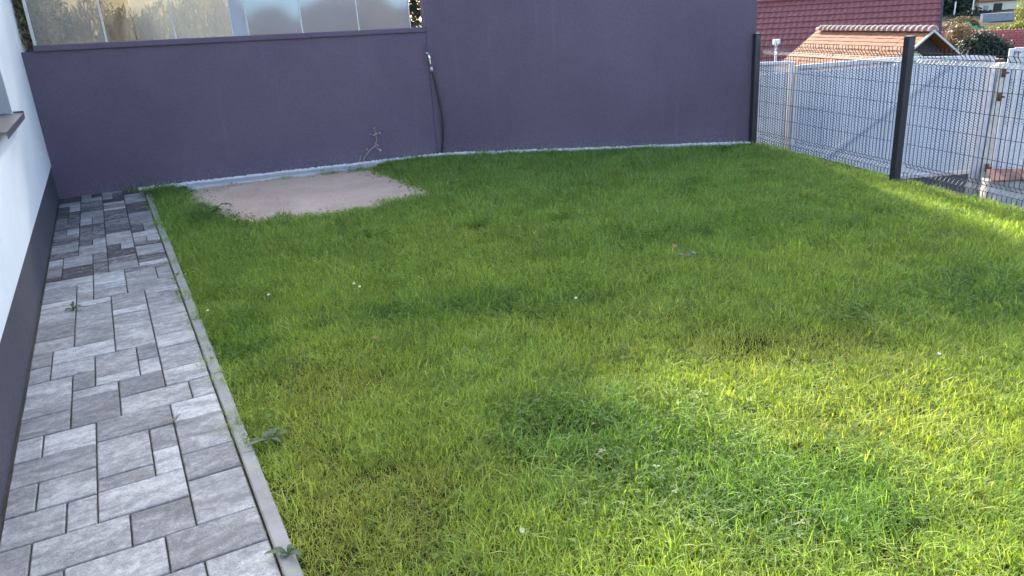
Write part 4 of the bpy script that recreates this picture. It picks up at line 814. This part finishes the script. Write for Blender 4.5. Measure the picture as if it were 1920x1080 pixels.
# ------------------------------------------------------------------ grass: tufts scattered over the lawn
tc = bpy.data.collections.new('grass_tufts')
def tuft(name, n, hmin, hmax, wdt, bend, spread, seed, straw=.06):
    r = random.Random(seed); vs = []; fs = []; col = []
    for i in range(n):
        a = r.uniform(0, 6.283); rr = spread * math.sqrt(r.random()); bx, by = rr * math.cos(a), rr * math.sin(a)
        h = r.uniform(hmin, hmax) * (1 if r.random() < .85 else 1.25); az = r.uniform(0, 6.283); bd = bend * r.uniform(.25, 1.3); d = Vector((math.cos(az), math.sin(az), 0)); s = Vector((-d.y, d.x, 0)); tw = r.uniform(-.8, .8)
        W_ = wdt * r.uniform(.7, 1.25); c = (1, 1, 1)
        u_ = r.random()
        if u_ < straw: c = (1.75, 1.35, 1.9)
        else: f = r.uniform(.5, 1.5); c = (f * r.uniform(.88, 1.15), f, f * r.uniform(.8, 1.2))
        o = len(vs); lean0 = r.uniform(0, .25)
        for k, (t, ww) in enumerate(((0, .8), (.38, 1), (.72, .75), (1, 0))):
            ang = lean0 + bd * t; p = Vector((bx, by, -.01)) + d * (h * (math.sin(ang) * t)) + Vector((0, 0, h * t * max(.25, math.cos(ang * .9))))
            s2 = (s * math.cos(tw * t) + d * math.sin(tw * t)) * W_ * ww / 2
            if ww == 0: vs.append(p); col.append(c)
            else: vs += [p - s2, p + s2]; col += [c, c]
        fs += [(o, o + 1, o + 3, o + 2), (o + 2, o + 3, o + 5, o + 4), (o + 4, o + 5, o + 6)]
    me = bpy.data.meshes.new(name); me.from_pydata([tuple(v) for v in vs], [], fs); me.materials.append(MT['grass'])
    at = me.attributes.new('blade', 'FLOAT_COLOR', 'POINT'); at.data.foreach_set('color', np.array([(c[0], c[1], c[2], 1) for c in col], dtype=np.float32).ravel())
    me.polygons.foreach_set('use_smooth', [True] * len(me.polygons)); o = bpy.data.objects.new(name, me); tc.objects.link(o)
def clover(name, n, seed):
    r = random.Random(seed); vs = []; fs = []; col = []
    for i in range(n):
        a = r.uniform(0, 6.283); rr = .11 * math.sqrt(r.random()); c = Vector((rr * math.cos(a), rr * math.sin(a), r.uniform(.02, .055))); f = r.uniform(.35, .75); cc = (f * .85, f, f * .8)
        tl = Vector((r.uniform(-.4, .4), r.uniform(-.4, .4), 1)).normalized(); a1 = tl.orthogonal().normalized(); a2 = tl.cross(a1); ph = r.uniform(0, 6.28); R_ = r.uniform(.008, .014)
        for k in range(3):
            g_ = ph + k * 2.094; d = a1 * math.cos(g_) + a2 * math.sin(g_); e = a1 * -math.sin(g_) + a2 * math.cos(g_); o = len(vs)
            vs += [c, c + d * R_ * .6 - e * R_ * .5, c + d * R_ * 1.15 - e * R_ * .3, c + d * R_ * 1.15 + e * R_ * .3, c + d * R_ * .6 + e * R_ * .5]; col += [cc] * 5; fs.append((o, o + 1, o + 2, o + 3, o + 4))
    me = bpy.data.meshes.new(name); me.from_pydata([tuple(v) for v in vs], [], fs); me.materials.append(MT['grass'])
    at = me.attributes.new('blade', 'FLOAT_COLOR', 'POINT'); at.data.foreach_set('color', np.array([(c[0], c[1], c[2], 1) for c in col], dtype=np.float32).ravel())
    tc.objects.link(bpy.data.objects.new(name, me))
for i in range(3): tuft('tuft_%02d' % i, 150, .030, .068, .0031, .75, .108, 100 + i, .05)            # short turf
for i in range(3): tuft('tuft_%02d' % (3 + i), 120, .050, .105, .0034, 1.0, .108, 110 + i, .03)     # longer lush blades
for i in range(2): tuft('tuft_%02d' % (6 + i), 75, .08, .16, .0036, 1.8, .10, 120 + i, .05)         # flopped long grass
for i in range(2): tuft('tuft_%02d' % (8 + i), 150, .020, .050, .0027, .9, .108, 130 + i, .12)      # thin yellowish turf
for i in range(2): clover('tuft_%02d' % (10 + i), 34, 140 + i)                                       # clover
# where it grows
poly = np.array([tuple((PB(KA + .055, -.4))[:2]), tuple((PB(KA + .062, 11.6))[:2]), tuple((F0 + FD * 11.0 + Vector((-.05, 0, 0)))[:2]), tuple((F0 + FD * .0 + Vector((.02, -.03, 0)))[:2]), tuple((W1 + Vector((.02, -.135, 0)))[:2]), tuple((W0 + WD * .9 - WN * .1)[:2])])
def inpoly(P, X, Y):
    c = np.zeros(len(X), bool); n = len(P); j = n - 1
    for i in range(n):
        xi, yi = P[i]; xj, yj = P[j]
        with np.errstate(divide='ignore', invalid='ignore'): hit = ((yi > Y) != (yj > Y)) & (X < (xj - xi) * (Y - yi) / (yj - yi + 1e-12) + xi)
        c ^= hit; j = i
    return c
def vnoise(X, Y, s, seed):
    r = np.random.RandomState(seed); G = r.rand(128, 128); x = X * s + 40; y = Y * s + 40; xi = np.floor(x).astype(int); yi = np.floor(y).astype(int); fx = x - xi; fy = y - yi
    fx = fx * fx * (3 - 2 * fx); fy = fy * fy * (3 - 2 * fy); g = lambda a, b: G[a % 128, b % 128]
    return (g(xi, yi) * (1 - fx) + g(xi + 1, yi) * fx) * (1 - fy) + (g(xi, yi + 1) * (1 - fx) + g(xi + 1, yi + 1) * fx) * fy
def fbm(X, Y, s, seed): return (vnoise(X, Y, s, seed) + .5 * vnoise(X, Y, s * 2.1, seed + 1) + .25 * vnoise(X, Y, s * 4.3, seed + 2)) / 1.75
Xs = []; Ys = []
for (x0, x1, y0, y1, dens) in ((-2.4, 4.2, 1.9, 3.6, 170), (-3.2, 4.6, 3.6, 5.5, 150), (-5, 5.2, 5.5, 11.2, 120), (-2.0, 6.5, -.8, 1.9, 50)):
    st_ = dens ** -.5; gx, gy = np.meshgrid(np.arange(x0, x1, st_), np.arange(y0, y1, st_)); Xs.append(gx.ravel() + nr.uniform(-.5, .5, gx.size) * st_ * 1.1); Ys.append(gy.ravel() + nr.uniform(-.5, .5, gx.size) * st_ * 1.1)
X = np.concatenate(Xs); Y = np.concatenate(Ys)
ok = inpoly(poly, X, Y)
sand = np.array(spp); sc2 = sand.mean(0); wob = 1.0 + .05 * (fbm(X, Y, 3.0, 77) - .5)
Xw = sc2[0] + (X - sc2[0]) * wob; Yw = sc2[1] + (Y - sc2[1]) * wob; u0 = nr.rand(len(X))
ok &= ~(inpoly(sc2 + (sand - sc2) * 1.0, Xw, Yw) & (u0 > .30)); ok &= ~inpoly(sc2 + (sand - sc2) * .90, Xw, Yw)
lx = (X - W0.x) * WD.x + (Y - W0.y) * WD.y; ld = -((X - W0.x) * WN.x + (Y - W0.y) * WN.y)
ok &= ~((lx > 1.35) & (lx < 4.1) & (ld < .37))
X = X[ok]; Y = Y[ok]; n = len(X)
def blob(cx, cy, rx, ry, rot=0):
    c, s = math.cos(rot), math.sin(rot); dx = X - cx + .35 * (fbm(X, Y, 2.2, 5) - .5); dy = Y - cy + .35 * (fbm(X, Y, 2.2, 9) - .5)
    return np.exp(-(((dx * c + dy * s) / rx) ** 2 + ((-dx * s + dy * c) / ry) ** 2))
yel = .95 * blob(-.55, 2.7, .55, .55) + .5 * blob(-1.1, 3.3, .4, .7) + .75 * blob(-.45, 6.8, .6, .45) + .6 * blob(1.0, 4.3, .7, .35) + .5 * blob(1.6, 3.85, .6, .3) + .45 * blob(-1.1, 3.95, .4, .4) + .5 * blob(-1.75, 5.3, .35, .3) + .5 * blob(2.3, 5.3, .8, .25) + .4 * blob(.6, 3.9, .5, .4) + .5 * blob(1.9, 3.0, .6, .45)
lush = .8 * blob(-.2, 4.9, .75, .32) + 1.15 * blob(.62, 2.85, .55, .4) + .9 * blob(.25, 3.2, .4, .3) + .5 * blob(2.5, 6.4, .9, .6) + .5 * blob(1.5, 6.3, .7, .5) + .5 * blob(-2.3, 5.9, .25, 1.4, .46) + .8 * blob(-1.75, 4.45, .22, .55, .46) + .8 * blob(2.95, 4.5, .6, .5) + .55 * blob(.2, 6.0, .5, .3) + 1.05 * blob(1.0, 2.45, .38, .34) + .7 * blob(-3.2, 7.9, .5, .5) + .8 * blob(-4.3, 9.45, .5, .35) + .4 * blob(-.9, 4.7, .35, .3)
nz = fbm(X, Y, 1.3, 21); nz2 = fbm(X, Y, 5.0, 41); nf = nr.rand(n)
yel = np.clip(yel * (.55 + .9 * nz2) + .9 * (nz - .52), 0, 1); lush = np.clip(lush * (.6 + .8 * nz2) + .8 * (fbm(X, Y, 1.6, 33) - .55), 0, 1)
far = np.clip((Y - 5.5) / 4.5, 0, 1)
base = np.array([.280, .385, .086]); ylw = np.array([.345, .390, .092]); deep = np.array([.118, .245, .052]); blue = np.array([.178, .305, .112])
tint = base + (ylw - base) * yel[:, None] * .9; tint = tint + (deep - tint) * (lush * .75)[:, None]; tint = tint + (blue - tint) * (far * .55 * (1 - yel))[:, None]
tint *= (0.8 + .4 * nf)[:, None]
u3 = nr.rand(n); kind = nr.randint(0, 3, n)
kind = np.where(u3 < .30 + .6 * lush - .3 * yel, 3 + nr.randint(0, 3, n), kind)
kind = np.where((lush > .45) & (u3 < .26), 6 + nr.randint(0, 2, n), kind)
kind = np.where((yel > .5) & (u3 > .35), 8 + nr.randint(0, 2, n), kind)
kind = np.where((lush > .5) & (nr.rand(n) < .16), 10 + nr.randint(0, 2, n), kind); kind = np.where(nr.rand(n) < .035, 10 + nr.randint(0, 2, n), kind)
thin = ((yel > .6) & (nr.rand(n) < .12)) | ((lush > .5) & (Y < 3.6) & (nr.rand(n) < .20))                   # bare spots
sel = ~thin; X = X[sel]; Y = Y[sel]; kind = kind[sel]; tint = tint[sel]; yel = yel[sel]; lush = lush[sel]; n = len(X)
# keep blades off the kerb edge and give the far turf slightly broader blades
sc = (0.85 + .3 * nr.rand(n)) * (1 + .25 * np.clip((Y - 4) / 5, 0, 1)); hs = sc * (1 + .12 * lush - .15 * yel)
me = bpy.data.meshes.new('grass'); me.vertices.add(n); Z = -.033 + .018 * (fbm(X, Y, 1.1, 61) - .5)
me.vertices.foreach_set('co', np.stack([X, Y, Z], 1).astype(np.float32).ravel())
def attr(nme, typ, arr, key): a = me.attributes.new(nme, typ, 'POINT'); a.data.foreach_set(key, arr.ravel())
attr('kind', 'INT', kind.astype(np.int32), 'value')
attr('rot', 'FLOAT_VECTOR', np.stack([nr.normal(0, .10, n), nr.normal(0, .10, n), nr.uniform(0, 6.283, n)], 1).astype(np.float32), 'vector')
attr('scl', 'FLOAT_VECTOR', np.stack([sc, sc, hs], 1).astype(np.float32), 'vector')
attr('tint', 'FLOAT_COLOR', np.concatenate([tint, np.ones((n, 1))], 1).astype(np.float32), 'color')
go = bpy.data.objects.new('grass', me); S.collection.objects.link(go); tag(go, 'uneven green lawn grass with yellowish and lush patches', 'grass', kind='stuff')
ng = bpy.data.node_groups.new('grass_scatter', 'GeometryNodeTree')
ng.interface.new_socket('Geometry', in_out='INPUT', socket_type='NodeSocketGeometry'); ng.interface.new_socket('Geometry', in_out='OUTPUT', socket_type='NodeSocketGeometry')
gi = ng.nodes.new('NodeGroupInput'); go_ = ng.nodes.new('NodeGroupOutput'); ip = ng.nodes.new('GeometryNodeInstanceOnPoints'); ci = ng.nodes.new('GeometryNodeCollectionInfo')
ci.inputs['Collection'].default_value = tc; ci.inputs['Separate Children'].default_value = True; ci.inputs['Reset Children'].default_value = True
def na(nme, typ):
    a = ng.nodes.new('GeometryNodeInputNamedAttribute'); a.data_type = typ; a.inputs['Name'].default_value = nme; return a.outputs['Attribute']
ip.inputs['Pick Instance'].default_value = True
lk = ng.links.new; lk(gi.outputs[0], ip.inputs['Points']); lk(ci.outputs[0], ip.inputs['Instance']); lk(na('kind', 'INT'), ip.inputs['Instance Index']); lk(na('rot', 'FLOAT_VECTOR'), ip.inputs['Rotation']); lk(na('scl', 'FLOAT_VECTOR'), ip.inputs['Scale']); lk(ip.outputs[0], go_.inputs[0])
md = go.modifiers.new('scatter', 'NODES'); md.node_group = ng
print('grass tufts', n)
